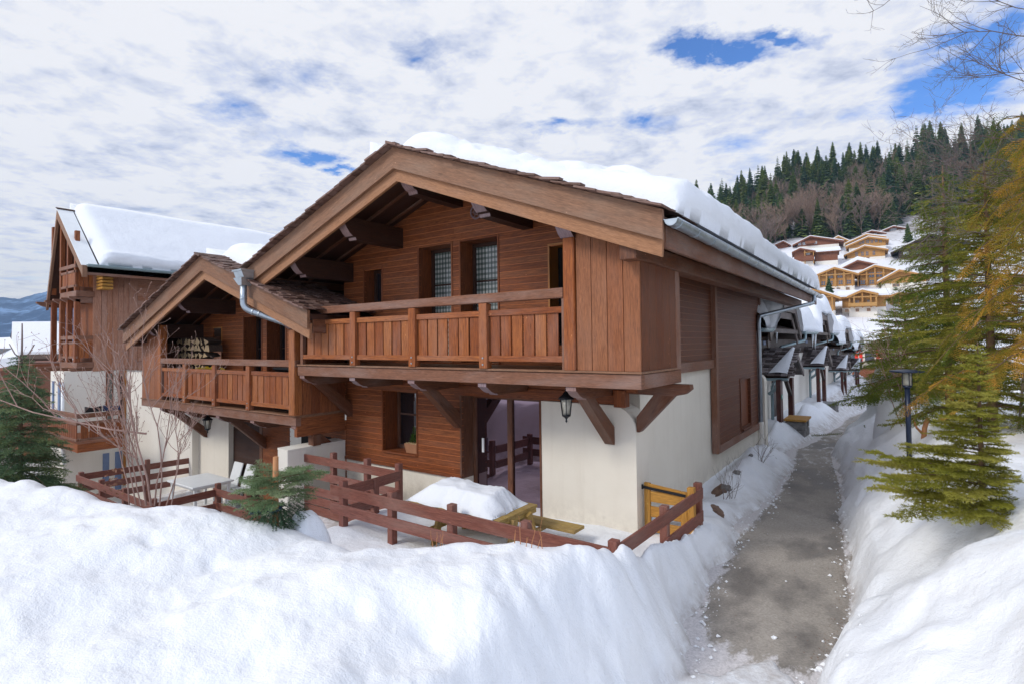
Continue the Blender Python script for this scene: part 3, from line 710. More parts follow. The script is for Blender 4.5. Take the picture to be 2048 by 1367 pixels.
def roof_snow(name, label, ax, az, xe, ze, y0, y1, T=.5, rf=.7, re=.22, rr=.3, over=.03, back=.5, seed=1, ridge=0, step=.07, setb=lambda u: 0, lumpy=.05, parent=None, eave_noise=.05, thick=None):
    """a slab of snow on one roof slope; u runs ridge -> eave, v front -> back"""
    L = math.hypot(xe - ax, ze - az); dx, dz = (xe - ax) / L, (ze - az) / L
    nx, nz = -dz * (1 if dx > 0 else -1), abs(dx)
    su = np.concatenate([np.linspace(-ridge, L + over - .5, max(6, int((L - .5) / step))), np.linspace(L + over - .5, L + over, 26)[1:]])
    fl = min(2.0, (y1 - y0) * .4)
    sv = np.concatenate([np.linspace(y0, y0 + fl, int(fl / (step * .7))), np.linspace(y0 + fl, y1 - .6, max(4, int((y1 - y0 - fl - .6) / (step * 1.6))))[1:], np.linspace(y1 - .6, y1, 14)[1:]])
    U, Vv = np.meshgrid(su, sv, indexing='ij')
    k = np.clip((Vv - y0) / (y1 - y0), 0, 1)
    sb = np.vectorize(setb)(U) if callable(setb) else setb
    Vv = y0 + sb + (Vv - y0) * (1 - sb / (y1 - y0))
    edge = eave_noise * fbm(Vv * .9, Vv * 0 + seed, seed, 3)
    U = U + edge * sst(L - .4, L, U)
    def rnd(d, r): q = 1 - np.clip(d / r, 0, 1); return np.sqrt(np.clip(1 - q * q, 0, 1))
    f = rnd(Vv - y0 - sb, rf) * rnd(y1 - Vv, back) * rnd(L + over + edge - U, re)
    if not ridge: f = f * (.55 + .45 * rnd(U, rr))
    else: f = f * np.where(U < 0, rnd(U + ridge, ridge) ** 1.3, 1)
    Tt = T * (1 + .10 * fbm(U * .45, Vv * .45, seed + 3, 3))
    if thick is not None: Tt = Tt * thick(U / L, k)
    rip = (lumpy * fbm(U * 2.4, Vv * 2.4, seed + 7, 2) * .30 + lumpy * .60 * vnoise(U * 6.5 + Vv * 2, Vv * 7.5, seed + 9)) * (1 - .85 * sst(L - 1.0, L - .3, U))
    near = np.exp(-((Vv - y0) / 1.6) ** 2)
    h = np.maximum(f * (Tt + rip * (.35 + near)), 0)
    h = h + .025 * fbm(U * 5, Vv * 2.2, seed + 11, 4) * sst(L - .45, L - .1, U) * f
    B = .028
    def pt(hh): return np.stack([ax + dx * U + nx * (hh + B), Vv, az + dz * U + nz * (hh + B)], -1)
    if ridge:      # round over the ridge: negative u continues on the other slope
        top = pt(h); m = U < 0
        top[..., 2] = np.where(m, az + B + h + U * abs(dz) , top[..., 2]); top[..., 0] = np.where(m, ax + dx * U, top[..., 0])
    else: top = pt(h)
    bot = pt(h * 0)
    # the lower eave edge bulges out over the gutter a little
    G = np.concatenate([top, bot[:, ::-1]], 1)
    G = np.concatenate([G, G[:, :1]], 1)
    # close the ends in u
    capA = np.repeat(G[:1].mean(1, keepdims=True), G.shape[1], 1); capB = np.repeat(G[-1:].mean(1, keepdims=True), G.shape[1], 1)
    G = np.concatenate([capA, G, capB], 0)
    b = (float(ax + dx * L / 2), float(y0), float(az + dz * L / 2))
    o = grid_mesh(name, G, M['snow_roof'], parent, loc=None if parent else b)
    if label: tag(o, label, 'snow')
    return o

def lantern(x, y, z, label, s=1.0):
    t = thing('hanging_lantern', label, 'lantern', (x, y, z), 'lanterns under the balconies')
    b = MB(); w = .085 * s; w2 = .055 * s; h = .19 * s
    b.tube([(x, y, z + .27 * s), (x, y, z + .13 * s)], .006, 6)
    b.lathe((x, y, z), [(.012, .16 * s), (.022, .145 * s), (.012, .13 * s), (.03 * s, .125 * s), (.06 * s, .085 * s), (.118 * s, .045 * s), (.118 * s, .03 * s), (.085 * s, .03 * s)], 6)
    for k in range(6):
        a = 2 * math.pi * k / 6; c, sn = math.cos(a), math.sin(a)
        b.beam((x + w * c, y + w * sn, z + .03 * s), (x + w2 * c, y + w2 * sn, z - h), .011, .011)
    b.lathe((x, y, z - h), [(.065 * s, .02), (.065 * s, 0), (.035 * s, -.02), (.018 * s, -.035), (.010 * s, -.055), (.018 * s, -.07), (.003, -.095)], 6)
    b.build('lantern_frame', M['iron'], t)
    g = MB(); g.lathe((x, y, z), [(w2 * .92, -h + .01), (w * .92, .028 * s)], 6); g.build('lantern_glass', M['lampglass'], t)
    u = MB(); u.lathe((x, y, z), [(.016, -h + .03), (.018, -h + .10), (.006, -h + .125)], 8); u.build('bulb', M['white'], t)
    return t

def chalet(t, k, dz, bo, roof, flags):
    """front of one chalet. k: mirror constant or None; dz: shift; bo: outer x of the closet; roof: (ax,az,xr,zr,xl,zl,y1)"""
    mt = lambda: MT(k, dz)
    YB, YW = 6.0, 7.08
    ax, az, xr, zr, xl, zl, y1 = roof
    W0, W1 = -9.28, -3.08
    mx = (lambda v: v) if k is None else (lambda v: k - v)
    def roofz(x):                                                   # top of the barge board above world x
        return az + (zr - az) * (x - ax) / (xr - ax) if x > ax else az + (zl - az) * (x - ax) / (xl - ax)
    def lim(z):                                                      # local z -> local x range under the roof boards
        zz = z + dz + .12; r = ax + (az - zz) / (az - zr) * (xr - ax); l = ax + (az - zz) / (az - zl) * (xl - ax)
        a, b = (l, r) if k is None else (k - r, k - l)
        return a, b
    # -- cladding of the two storeys
    win = (-8.17, -7.265, -2.01, -.87); door = (-6.18, -4.585, -3.2, -.87)
    m = mt(); planks_x(m, W0, -6.18, -2.235, -.56, YW, holes=[win, door]); planks_x(m, -6.18, -4.585, -.86, -.56, YW)
    m.box(W0 - .02, YW - .03, -2.29, -6.185, YW + .04, -2.235)
    m.build('lower_cladding', M['siding'], t)
    ups = flags['upper']
    m = mt(); planks_x(m, W0 - .06, bo - .25, -.36, 2.75, YW, holes=[u[:4] for u in ups], lim=lim)
    m.build('upper_cladding', M['siding'], t)
    # -- rendered ground floor
    m = mt(); R = .36; zt = -.885
    pr = [(-4.585, YW, -4.0), (-3.03, YW, -4.0)] + [(-3.03 - R + R * math.cos(a), YW, zt - R + R * math.sin(a)) for a in [math.pi / 2 * i / 8 for i in range(9)]] + [(-4.585, YW, zt)]
    m.prism(pr, (0, .44, 0), .5, smooth=False)
    m.box(W0, YW + .012, -4.0, -6.18, YW + .3, -2.29)
    m.box(W0, YW + .06, -2.3, W0 + .04, 15.2, .9)
    if flags['main']:
        m.box(-3.4, YW + .44, -3.2, -3.15, 15.15, -.52)
        R2 = .2; pr = [(-3.4, 15.15, -3.2), (-2.97, 15.15, -3.2)] + [(-2.97 - R2 + R2 * math.cos(a), 15.15, -.86 - R2 + R2 * math.sin(a)) for a in [math.pi / 2 * i / 8 for i in range(9)]] + [(-3.4, 15.15, -.86)]
        m.prism(pr, (0, .30, 0), .5)
        m.box(-9.3, 15.25, -3.2, -3.2, 15.45, 1.2)
    else:
        m.box(-4.585, YW + .44, -4.0, -3.6, YW + .8, .2)
    m.build('rendered_wall', M['cream' if flags['main'] else 'cream_left'], t)
    # -- beam along the top of the ground floor
    m = mt(); m.box(-6.3, YW - .05, -.87, -3.32, YW + .1, -.70); m.box(-6.3, YW - .035, -.698, -3.0, YW + .1, -.56); m.box(-3.31, YW - .10, -.90, -3.14, YW + .06, -.66)
    m.build('lintel', M['siding'], t, .006)
    # -- window with planter sill, patio door
    if flags['main']:
        reveal(t, win[0], win[1], win[2], win[3], YW, .42, k, dz, mat='siding', muntins=(-1.35,), split=False)
        o = reveal(t, -6.18, -4.6, -2.95, -.875, YW, .36, k, dz, mat='brace', frame='brace', name='patio_door', split=True, sill=False, glassmat='glass_mauve')
        h = MB(); h.box(-5.965, 7.355, -1.86, -5.925, 7.375, -1.62); h.build('handle', M['white'], o)
    else:
        m = mt(); 
        m.box(-6.18, YW - .01, -4, -6.05, YW + .3, -.87)
        m.build('door_post', M['brace'], t)
        m = mt(); n = 34
        for i in range(n):
            z = -3.0 + i * (2.12 / n); m.obox((-6.05, YW + .13, z), (1.47, 0, 0), (0, -.012, .0), (0, .016, 2.12 / n - .004))
        m.build('roller_shutter', M['dark'], t)
        m = mt(); m.box(-7.2, YW + .002, -4, -6.18, YW + .02, -.9); m.build('door_leaf', M['siding'], t)
        m = mt(); m.box(-8.8, YW - .014, -3.4, -7.75, YW + .01, -.95); m.build('recess_shade', M['opening_shade'], t)  # flat black panel on the cladding, shade put into its colour
    for u in ups:
        kind = u[4]
        if kind == 'door': reveal(t, u[0], u[1], u[2], u[3], YW, .37, k, dz, mat='siding', frame='dark', name='balcony_door', muntins=(1.08 if flags['main'] else .9,), curtain='curtain' if flags['main'] else None)
        elif kind == 'win': reveal(t, u[0], u[1], u[2], u[3], YW, .3, k, dz, mat='siding', frame='dark')
        else:
            m = mt(); m.box(u[0], YW + .25, u[2], u[1], YW + .27, u[3]); m.build('closet_shade_panel', M['opening_shade'], t)
            m = mt(); m.box(u[0] - .03, YW - .01, u[2], u[0], YW + .27, u[3]); m.box(u[0] - .03, YW - .01, u[3], u[1], YW + .27, u[3] + .03); m.build('opening_frame', M['orange'], t)
    # -- balcony
    m = mt(); m.box(W0, YB + .06, -.40, bo - .02, YW, -.372)
    y = YB - .05
    while y < YW - .02: m.box(W0 + .02, y, -.372, bo + .015, y + .118, -.345); y += .122
    m.build('balcony_floor', M['barge'], t, .003)
    m = mt(); m.box(-9.26, YB - .03, -.552, bo, YB + .08, -.378); m.box(bo - .11, YB + .081, -.552, bo - .002, 7.36, -.378)
    m.build('balcony_beam', M['beam'], t, .006)
    m = mt(); px = [-7.61, -6.187, -4.778]
    e0, e1 = -9.08, -3.49
    m.box(-9.28, YB - .06, .56, e1 + .0, YB + .05, .69)
    m.build('handrail', M['beam'], t, .008)
    m = mt(); xs = [e0] + px + [e1]
    for a, b in zip(xs[:-1], xs[1:]):
        l = a + (.07 if a in px else 0); r = b - (.07 if b in px else 0)
        m.box(l, YB - .035, .372, r, YB + .035, .455); m.box(l, YB - .035, -.247, r, YB + .035, -.167)
    m.build('sub_rail', M['rail'], t, .005)
    for p in px:
        m = mt(); m.box(p - .07, YB - .07, -.345, p + .07, YB + .045, .555); 
        o = m.build('baluster_post', M['rail'], t, .005)
        for z in (-.20, -.29): b = mt(); b.tube([(p, YB - .078, z), (p, YB - .068, z)], .013, 8); b.build('bolt', M['zinc'], o)
    m = mt(); m.box(e0 - .08, YB - .04, -.345, e0, YB + .03, .555); m.box(e1 - .03, YB - .045, -.345, e1 + .03, YB + .03, .555)
    m.build('rail_stop', M['beam'], t, .004)
    for a, b in zip(xs[:-1], xs[1:]):
        m = mt(); l = a + .085; r = b - .085; n = 6; w = (r - l) / n
        for i in range(n):
            j = RNG.uniform(-.004, .004); m.box(l + i * w + .012, YB - .012 + j, -.19, l + (i + 1) * w - .012, YB + .012 + j, .40)
        m.build('slat_infill', M['rail'], t, .003)
    # corner post and closet
    topc = roofz(mx(-3.4)) - dz - .33
    m = mt(); m.box(-3.485, YB - .06, -.345, -3.325, YB + .10, topc - .02); m.build('corner_post', M['rail'], t, .012)
    m = mt(); x = -3.318; bw = (bo - x) / 4
    for i in range(4):
        a, b = x + i * bw, x + (i + 1) * bw; zt = roofz(mx((a + b) / 2)) - dz - .22
        m.box(a + .003, YB - .02, -.345, b - .003, YB + .012, zt)
    m.box(-3.33, YB + .012, -.345, bo - .03, YB + .03, topc)
    zs = roofz(mx(bo)) - dz - .2
    m.build('closet', M['panelwood'], t, .003); m = mt()
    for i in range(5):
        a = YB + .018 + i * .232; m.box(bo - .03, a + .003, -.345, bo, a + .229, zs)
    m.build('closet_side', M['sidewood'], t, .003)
    m = mt(); m.box(bo - .10, 7.18, -.375, bo + .004, 7.34, zs); m.build('closet_post', M['beam'], t, .006)
    # joists and braces under the balcony
    for i, xj in enumerate((-9.15, -7.69, -6.262, -4.845, -3.416)):
        m = mt(); scroll_end(m, xj - .073, xj + .073, YB - .01, -.553, -.735, YW); o = faced(m.build('joist', M['brace'], t, .004), 'scroll')
        if i in (0, 2, 4):
            m = mt(); pr = [(xj - .07, 6.27, -.735), (xj - .07, 6.50, -.735), (xj - .07, YW, -1.19), (xj - .07, YW, -1.43), (xj - .07, YW - .03, -1.43)]
            m.prism(pr, (.14, 0, 0), g=(0, .8, -.6)); m.build('brace', M['brace'], t, .004)
    # -- purlins
    purl = flags['purlins']
    for (xc, zb, hh, ye) in purl:
        m = MB(); scroll_end(m, xc - .095, xc + .095, 5.74, zb + hh, zb, ye); faced(m.build('purlin', M['dark'], t, .004), 'scroll')  # dark body, paler front faces: shade under the eave put into the colour
    # -- roof: boards, barge boards, rafters
    r = MB(); yr = 5.66
    sl = lambda x, d: (x, roofz(x) - d)
    for xe in (xr, xl):
        a = [(ax, yr, az - .07), (xe, yr, roofz(xe) - .07), (xe, yr, roofz(xe) - .16), (ax, yr, az - .16)]
        r.prism(a, (0, y1 - yr, 0), .3, g=(1, 0, roofz(xe) - az))
    ro = r.build('roof', M['dark'], t)
    m = MB()
    for xe in (xr, xl):
        for yy in (6.02, 6.45, 6.9):
            d = Vector((xe - ax, 0, roofz(xe) - az)); m.beam(Vector((ax, yy, az - .178)) + d * .01, Vector((xe, yy, roofz(xe) - .178)) - d * .02, .05, .034)
    m.build('rafter', M['brace'], ro)
    def barge(name, y0, y1b, dt, db, mat, endcut, s):
        for xe in (xr, xl):
            m = MB(); zz = roofz(xe); g = (xe - ax, 0, zz - az); L = math.hypot(g[0], g[2]); ux, uz = g[0] / L, g[2] / L
            e = xe + (0 if not s else -ux * .02)
            pts = [(ax, y0, az - dt), (e, y0, roofz(e) - dt), (e - (endcut * ux), y0, roofz(e) - db), (ax, y0, az - db)]
            m.prism(pts, (0, y1b - y0, 0), g=g); m.build(name, M[mat], ro, .006)
    barge('barge_board', 5.60, 5.655, 0.0, .325, 'barge', 0, False)
    barge('inner_barge_board', 5.665, 5.715, .24, .505, 'barge_inner', .02, True)
    for xe in (xr, xl):
        m = MB(); zz = roofz(xe); s = 1 if xe > ax else -1
        m.box(xe - .05, 5.72, zz - .40, xe - .005, y1, zz - .09) if s > 0 else m.box(xe + .005, 5.72, zz - .40, xe + .05, y1, zz - .09)
        m.build('fascia', M['brace'], ro, .004)
    m = MB(); shr = flags['shingles']
    for xe, yy1, s0 in ((xr, shr[0], 0), (xl, shr[1], 0)): shingle_rows(m, ax, az - .012, xe, roofz(xe) - .012, 5.50, yy1, ragged=.04)
    for y in np.arange(5.46, 6.6, .28):
        m.obox((ax - .02, y, az + .028), (.22, 0, -.085), (0, .27, 0), (.01, 0, .03)); m.obox((ax + .02, y + .03, az + .022), (-.22, 0, -.085), (0, .27, 0), (-.01, 0, .03))
    m.build('shingles', M['shingle'], ro)
    return ro

# ---- the near chalet
R_MAIN = (-6.21, 2.975, -2.06, 1.398, -10.37, 1.508, 17.9)
main = thing('chalet', 'large brown timber chalet with long slatted balcony and cream rendered corner wall', 'house', (-6.2, 10.5, -2.9))
ups = [(-8.694, -8.19, .66, 1.485, 'win'), (-7.17, -6.388, -.32, 1.742, 'door'), (-6.169, -5.375, -.32, 1.742, 'door'), (-4.377, -3.5, .0, 1.47, 'hole')]
pm = [(-6.20, 2.335, .40, 7.1), (-7.68, 1.79, .37, 7.1), (-4.77, 1.775, .37, 7.1), (-9.13, 1.27, .37, 7.1), (-3.41, 1.25, .37, 7.1)]
roof_m = chalet(main, None, 0, -2.48, R_MAIN, dict(main=True, upper=ups, purlins=pm, shingles=(6.75, 6.0)))
# its long side wall
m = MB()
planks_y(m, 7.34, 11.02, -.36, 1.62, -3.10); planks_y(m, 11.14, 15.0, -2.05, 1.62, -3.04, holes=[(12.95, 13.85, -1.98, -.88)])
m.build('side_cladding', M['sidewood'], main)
m = MB(); m.box(-3.13, 11.0, -2.2, -3.01, 11.14, 1.62); m.box(-3.13, 11.14, -2.2, -3.005, 15.0, -2.05); m.box(-3.13, 7.34, -.53, -3.05, 11.0, -.36); m.box(-3.13, 15.0, -2.2, -3.01, 15.12, 1.62)
m.build('side_trim', M['beam'], main, .004)
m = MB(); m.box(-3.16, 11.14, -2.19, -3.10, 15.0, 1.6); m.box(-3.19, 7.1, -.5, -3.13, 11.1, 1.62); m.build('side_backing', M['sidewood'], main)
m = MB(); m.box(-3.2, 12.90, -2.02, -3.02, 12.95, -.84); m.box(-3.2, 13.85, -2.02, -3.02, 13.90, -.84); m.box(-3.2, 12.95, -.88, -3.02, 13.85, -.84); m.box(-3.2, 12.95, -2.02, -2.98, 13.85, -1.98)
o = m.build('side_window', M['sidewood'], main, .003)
m = MB(); m.box(-3.095, 12.95, -1.98, -3.085, 13.85, -.88); m.build('shutter', M['siding'], o)
# eave purlin, corner bracket, gutter and downpipe
m = MB(); m.box(-2.62, 5.74, .93, -2.42, 17.7, 1.13); m.build('eave_purlin', M['brace'], main, .004)
m = MB(); m.prism([(-3.3, 7.10, -.555), (-2.29, 7.10, -.565), (-2.28, 7.10, -.625), (-2.36, 7.10, -.69), (-2.50, 7.10, -.72), (-3.3, 7.10, -.715)], (0, .14, 0)); m.build('corner_joist', M['brace'], main, .004)
m = MB(); m.prism([(-2.50, 7.105, -.72), (-2.78, 7.105, -.715), (-3.03, 7.105, -1.03), (-3.03, 7.105, -1.235), (-2.99, 7.105, -1.235)], (0, .13, 0), g=(.6, 0, .8)); m.build('corner_brace', M['brace'], main, .004)
gutter(main, (-1.975, 5.62, 1.285), (-1.975, 18.0, 1.245))
pipe(main, [(-1.975, 16.6, 1.20), (-1.975, 16.6, .98), (-2.98, 14.75, .60), (-2.98, 14.70, .45), (-2.98, 14.70, -3.0)], .05)
m = MB(); m.lathe((-2.98, 14.70, -2.95), [(.066, 0), (.066, .9), (.058, .93)], 12); m.build('pipe_shoe', M['cream2'], main)
roof_snow('roof_snow', 'deep snow slab with rippled front edge on the near chalet roof', -6.21, 2.975, -2.06, 1.398, 5.85, 17.95, T=.42, rf=.70, re=.24, ridge=.9, over=.05, seed=3, setb=lambda u: .15 * math.exp(-((u - 2.2) / 1.6) ** 2), eave_noise=.03, lumpy=.085)
lantern(-3.68, 6.32, -.775, 'small black six-sided lantern under the balcony, in front of the cream corner wall')

# ---- the second chalet, one step lower and mirrored
KL = -18.58; DZ = -.96
R_LEFT = (-12.25, 1.956, -8.40, .611, -16.47, .435, 13.5)
left = thing('chalet', 'lower neighbour chalet with firewood stacked on its shorter balcony', 'house', (-12.6, 9.5, -3.8))
ul = [(-7.13, -6.37, -.32, 1.70, 'door'), (-6.13, -5.32, -.32, 1.70, 'door'), (-4.22, -3.78, .4, 1.44, 'hole')]
pl_ = [(-12.25, 1.33, .40, 7.1), (-13.75, .80, .35, 7.1), (-10.75, .83, .35, 7.1), (-15.42, .235, .35, 7.1), (-16.1, .10, .25, 7.1), (-9.42, .26, .35, 7.1)]
roof_l = chalet(left, KL, DZ, -2.29, R_LEFT, dict(main=False, upper=ul, purlins=pl_, shingles=(7.08, 6.0)))
m = MB(); m.box(-9.50, 5.93, -1.31, -9.31, 6.10, .30); m.build('end_post', M['rail'], left, .01)
m = MB()
for i in range(5): m.box(-9.35, 6.11 + i * .195, -1.31, -9.32, 6.30 + i * .195, .2)
m.box(-9.42, 6.0, -1.72, -9.325, 7.08, -1.31); m.build('end_panel', M['siding'], left, .003)
m = MB(); m.box(-9.47, 6.33, -1.93, -9.30, 6.50, -1.72); m.build('pier', M['brace'], left, .004)
m = MB(); m.box(-9.65, 5.8, -3.9, -9.32, 7.1, -1.95); m.prism([(-9.65, 5.8, -1.95), (-9.32, 5.8, -1.95), (-9.32, 5.8, -1.925), (-9.65, 5.8, -1.91)], (0, 1.3, 0)); 
m.build('low_wall', M['cream2'], left, .01)
m = MB(); m.box(-19.95, 6.9, -5.5, -15.55, 7.2, -.76); m.build('link_wall', M['cream2'], left)
roof_snow('roof_snow', 'rounded snow cap in the valley behind the lower neighbour chalet gable', -12.25, 1.956, -10.45, 1.327, 6.1, 13.5, T=.42, rf=.8, re=.5, ridge=.9, seed=13, lumpy=.05, step=.1)
# hopper and pipe in the valley between the two roofs
m = MB(); hp = (-10.28, 5.48, 1.30)
for (w0, w1, z0, z1) in ((.15, .15, .0, .13), (.15, .06, -.14, 0.0)):
    x, y, z = hp
    a = [(x - w0, y - .12, z + z1), (x + w0, y - .12, z + z1), (x + w1, y - .07, z + z0), (x - w1, y - .07, z + z0)] if w0 == w1 else [(x - w0, y - .12, z), (x + w0, y - .12, z), (x + w1, y - .07, z + z0), (x - w1, y - .07, z + z0)]
    m.prism(a, (0, .24, 0), .5)
m.box(hp[0] - .17, hp[1] - .14, hp[2] + .12, hp[0] + .17, hp[1] + .14, hp[2] + .155)
o = m.build('rain_hopper', M['zinc'], left)
pipe(left, [(-10.28, 5.48, 1.2), (-10.28, 5.48, .72), (-9.95, 5.8, .55), (-9.0, 6.3, .18)], .062)
lantern(-13.64, 6.4, -1.78, 'small black lantern under the balcony of the lower neighbour chalet')

# little wheel hung on the gable wall under the ridge
m = MB(); c = Vector((-5.78, 7.04, 2.20))
for r_, q in ((.115, .016), (.05, .012)): m.tube([c + Vector((r_ * math.cos(a), 0, r_ * math.sin(a))) for a in np.linspace(0, 6.2832, 25)], q, 6)
for k in range(6): a = k * math.pi / 3; m.tube([c, c + Vector((.115 * math.cos(a), 0, .115 * math.sin(a)))], .007, 5)
o = m.build('wheel_ornament', M['scroll'], None, loc=tuple(c)); tag(o, 'small spoked wheel hung on the gable wall under the ridge beam', 'ornament')
# ------------------------------------------------------------------ fences, gate, tables
def fence(name, label, rows, posts, zt, group=None):
    """rows: (p0xy, p1xy, [(ztop, height)...]); posts: (x, y, ztop, zbottom)"""
    x0, y0 = posts[0][0], posts[0][1]
    t = thing(name, label, 'fence', (x0, y0, posts[0][3]), group)
    for x, y, zt_, zb in posts:
        m = MB(); s = .048 if len((x, y)) else .05
        m.obox((x - s, y - s, zb), (0, 0, zt_ - zb), (2 * s, 0, 0), (0, 2 * s, 0)); m.build('post', M['fence'], t, .006)
    for (p0, p1, bs) in rows:
        for z, h in bs:
            m = MB(); a = Vector((p1[0] - p0[0], p1[1] - p0[1], RNG.uniform(-.012, .012))); sd = Vector((-a.y, a.x, 0)).normalized() * .028
            m.obox(Vector((p0[0], p0[1], z - h)), a, sd, (0, 0, h)); m.build('board', M['fence'], t, .004)
    return t
fence('garden_fence', 'dark red fence of two wide boards along the front of the near terrace', [((-6.86, 4.945), (-2.40, 4.945), [(-2.02, .155), (-2.275, .15)])],
      [(-6.64, 5.01, -1.95, -3.0), (-5.61, 5.01, -1.95, -3.0), (-4.55, 5.02, -1.95, -3.0), (-3.44, 5.00, -1.95, -3.0), (-2.39, 5.0, -1.95, -3.0)], -1.95)
fence('garden_fence', 'tall five-board dark red fence in front of the low cream wall', [((-9.62, 6.14), (-6.72, 6.14), [(-2.05, .145), (-2.335, .145), (-2.63, .15), (-2.80, .15), (-2.97, .16)])],
      [(-9.486, 6.215, -1.95, -3.7), (-8.518, 6.215, -1.95, -3.2), (-7.573, 6.21, -1.95, -3.1), (-6.757, 6.18, -1.93, -3.0)], -1.95)
fence('garden_fence', 'short shaded fence section linking the two terrace fences at right angles', [((-6.70, 6.15), (-6.66, 5.07), [(-2.03, .155), (-2.33, .15), (-2.62, .15)])], [(-6.68, 5.62, -2.05, -3.0)], -1.95)
fence('garden_fence', 'dark red fence of two boards running back to the yellow gate', [((-2.335, 4.98), (-2.30, 7.62), [(-1.985, .15), (-2.30, .15)])],
      [(-2.385, 6.375, -1.95, -3.0), (-2.36, 7.58, -1.93, -3.0)], -1.95)
# gate
t = thing('garden_gate', 'yellow pine gate with a black iron strap, closed beside the cream corner wall', 'gate', (-2.66, 7.27, -2.95))
m = MB(); m.box(-3.0, 7.25, -2.95, -2.915, 7.30, -1.945); m.box(-2.49, 7.25, -2.95, -2.405, 7.30, -2.0); m.build('stile', M['yellow'], t, .005)
m = MB(); m.prism([(-2.915, 7.255, -2.04), (-2.49, 7.255, -2.07), (-2.49, 7.255, -1.995), (-2.915, 7.255, -1.955)], (0, .03, 0))
for z in (-2.20, -2.405, -2.61, -2.81): m.box(-2.915, 7.262, z, -2.49, 7.287, z + .145)
m.build('slat_panel', M['yellow'], t, .004)
m = MB(); m.beam((-3.02, 7.243, -2.005), (-2.42, 7.243, -2.045), .012, .035); m.tube([(-3.02, 7.25, -2.035), (-3.02, 7.25, -1.975)], .016, 8); m.build('iron_strap', M['iron'], t)
m = MB(); m.box(-2.40, 7.24, -2.95, -2.31, 7.33, -1.93); m.build('gate_post', M['yellow'], t, .005)

# picnic table and its snow
t = thing('picnic_table', 'yellowish wooden picnic table with attached benches on the near terrace', 'table', (-4.73, 5.6, -2.85))
m = MB()
for i in range(5): m.box(-5.5, 5.19 + i * .166, -2.14, -3.955, 5.19 + i * .166 + .16, -2.10)
m.build('table_top', M['yellowgreen'], t, .003)
for yb in (5.06, 6.10):
    m = MB(); n = 2 if yb > 6 else 1
    for i in range(n): m.box(-5.5, yb + i * .14, -2.42, -3.46 if yb > 6 else -3.9, yb + i * .14 + .13, -2.38)
    m.build('bench', M['yellowgreen'], t, .003)
for xl in (-5.2, -4.0):
    m = MB(); m.box(xl, 5.10, -2.47, xl + .05, 6.34, -2.42); m.box(xl, 5.25, -2.19, xl + .05, 5.98, -2.14)
    m.beam((xl + .08, 5.45, -2.15), (xl + .08, 5.22, -2.9), .05, .10); m.beam((xl + .08, 5.75, -2.15), (xl + .08, 6.05, -2.9), .05, .10)
    m.build('leg', M['yellowgreen'], t, .003)
def table_snow():
    n, k = 60, 40
    u = np.linspace(0, 1, n)[:, None] * np.ones((1, k)); v = np.linspace(0, 1, k)[None] * np.ones((n, 1))
    X = -5.56 + u * 1.50 + .02 * fbm(v * 6, v * 0, 2, 3); Y = 5.175 + v * .82 + .02 * fbm(u * 9, u * 0, 4, 3)
    dl, dr, df, db = u * 1.5, (1 - u) * 1.5, v * .82, (1 - v) * .82
    f = np.minimum(1, dl / .34) ** .8 * np.minimum(1, dr / .20) ** .8 * np.minimum(1, df / .20) ** .7 * np.minimum(1, db / .26) ** .7
    Z = -2.098 + f * (.255 - .04 * u + .015 * fbm(u * 6, v * 4, 6, 3) + .012 * fbm(u * 30, v * 18, 8, 2) * sst(.5, .8, v))
    top = np.stack([X, Y, Z], -1); bot = top.copy(); bot[..., 2] = -2.0985
    G = np.concatenate([top, bot[:, ::-1]], 1); G = np.concatenate([G, G[:, :1]], 1)
    a = np.repeat(G[:1].mean(1, keepdims=True), G.shape[1], 1); b = np.repeat(G[-1:].mean(1, keepdims=True), G.shape[1], 1)
    o = grid_mesh('snow_block', np.concatenate([a, G, b], 0), M['snow_roof'], loc=(-4.8, 5.6, -2.1)); tag(o, 'thick white block of snow lying on the picnic table', 'snow')
table_snow()
# planter on the sill
t = thing('planter', 'small terracotta trough with a green dwarf conifer on the window sill', 'planter', (-7.42, 7.24, -2.01))
m = MB(); x0, x1, y0, y1, z0, z1 = -7.66, -7.29, 7.14, 7.32, -2.005, -1.84
m.prism([(x0 + .06, y0, z0), (x1 - .03, y0, z0), (x1, y0, z1), (x0, y0, z1)], (0, y1 - y0, 0), .5); m.build('trough', M['terracotta'], t, .006)
V, F, T = [], [], []
for i in range(420):
    k = RNG.random(); cx, h0 = ((-7.47, .30), (-7.40, .24), (-7.52, .17))[i % 3]
    z = -1.84 + k * h0; r = .055 * (1 - k) + .012; a = RNG.uniform(0, 6.28); p = Vector((cx + r * math.cos(a), 7.22 + r * math.sin(a), z)); d = Vector((math.cos(a), math.sin(a), 1.2)).normalized() * .035; s = Vector((-math.sin(a), math.cos(a), 0)) * .006
    n = len(V); V += [p - s, p + s, p + d]; F.append((n, n + 1, n + 2)); T.append(RNG.random())
def foliage(name, c1, c2, c3=None, rough=.6, trans=.0):
    t = NT(name); tn = t.attr('tone'); st = [(0.0, c1), (.6, c2)] + ([(1.0, c3)] if c3 else [])
    c = t.ramp(tn, st); nz = t.ramp(t.noise(t.geo(), 3.0, 3), [(.3, .7), (.7, 1.15)])
    cc = t.mix(1, c, nz, 'MULTIPLY'); t.col(cc); t.rough(rough); t.b.inputs['Specular IOR Level'].default_value = .25
    tr = t.add('ShaderNodeBsdfTranslucent'); t.l.new(cc, tr.inputs[0]); ms = t.add('ShaderNodeMixShader'); ms.inputs[0].default_value = .38; t.l.new(t.b.outputs[0], ms.inputs[1]); t.l.new(tr.outputs[0], ms.inputs[2]); t.l.new(ms.outputs[0], t.out.inputs[0])
    return t.m
M['leaf_bright'] = foliage('bright_conifer', (.03, .09, .008), (.09, .19, .02))
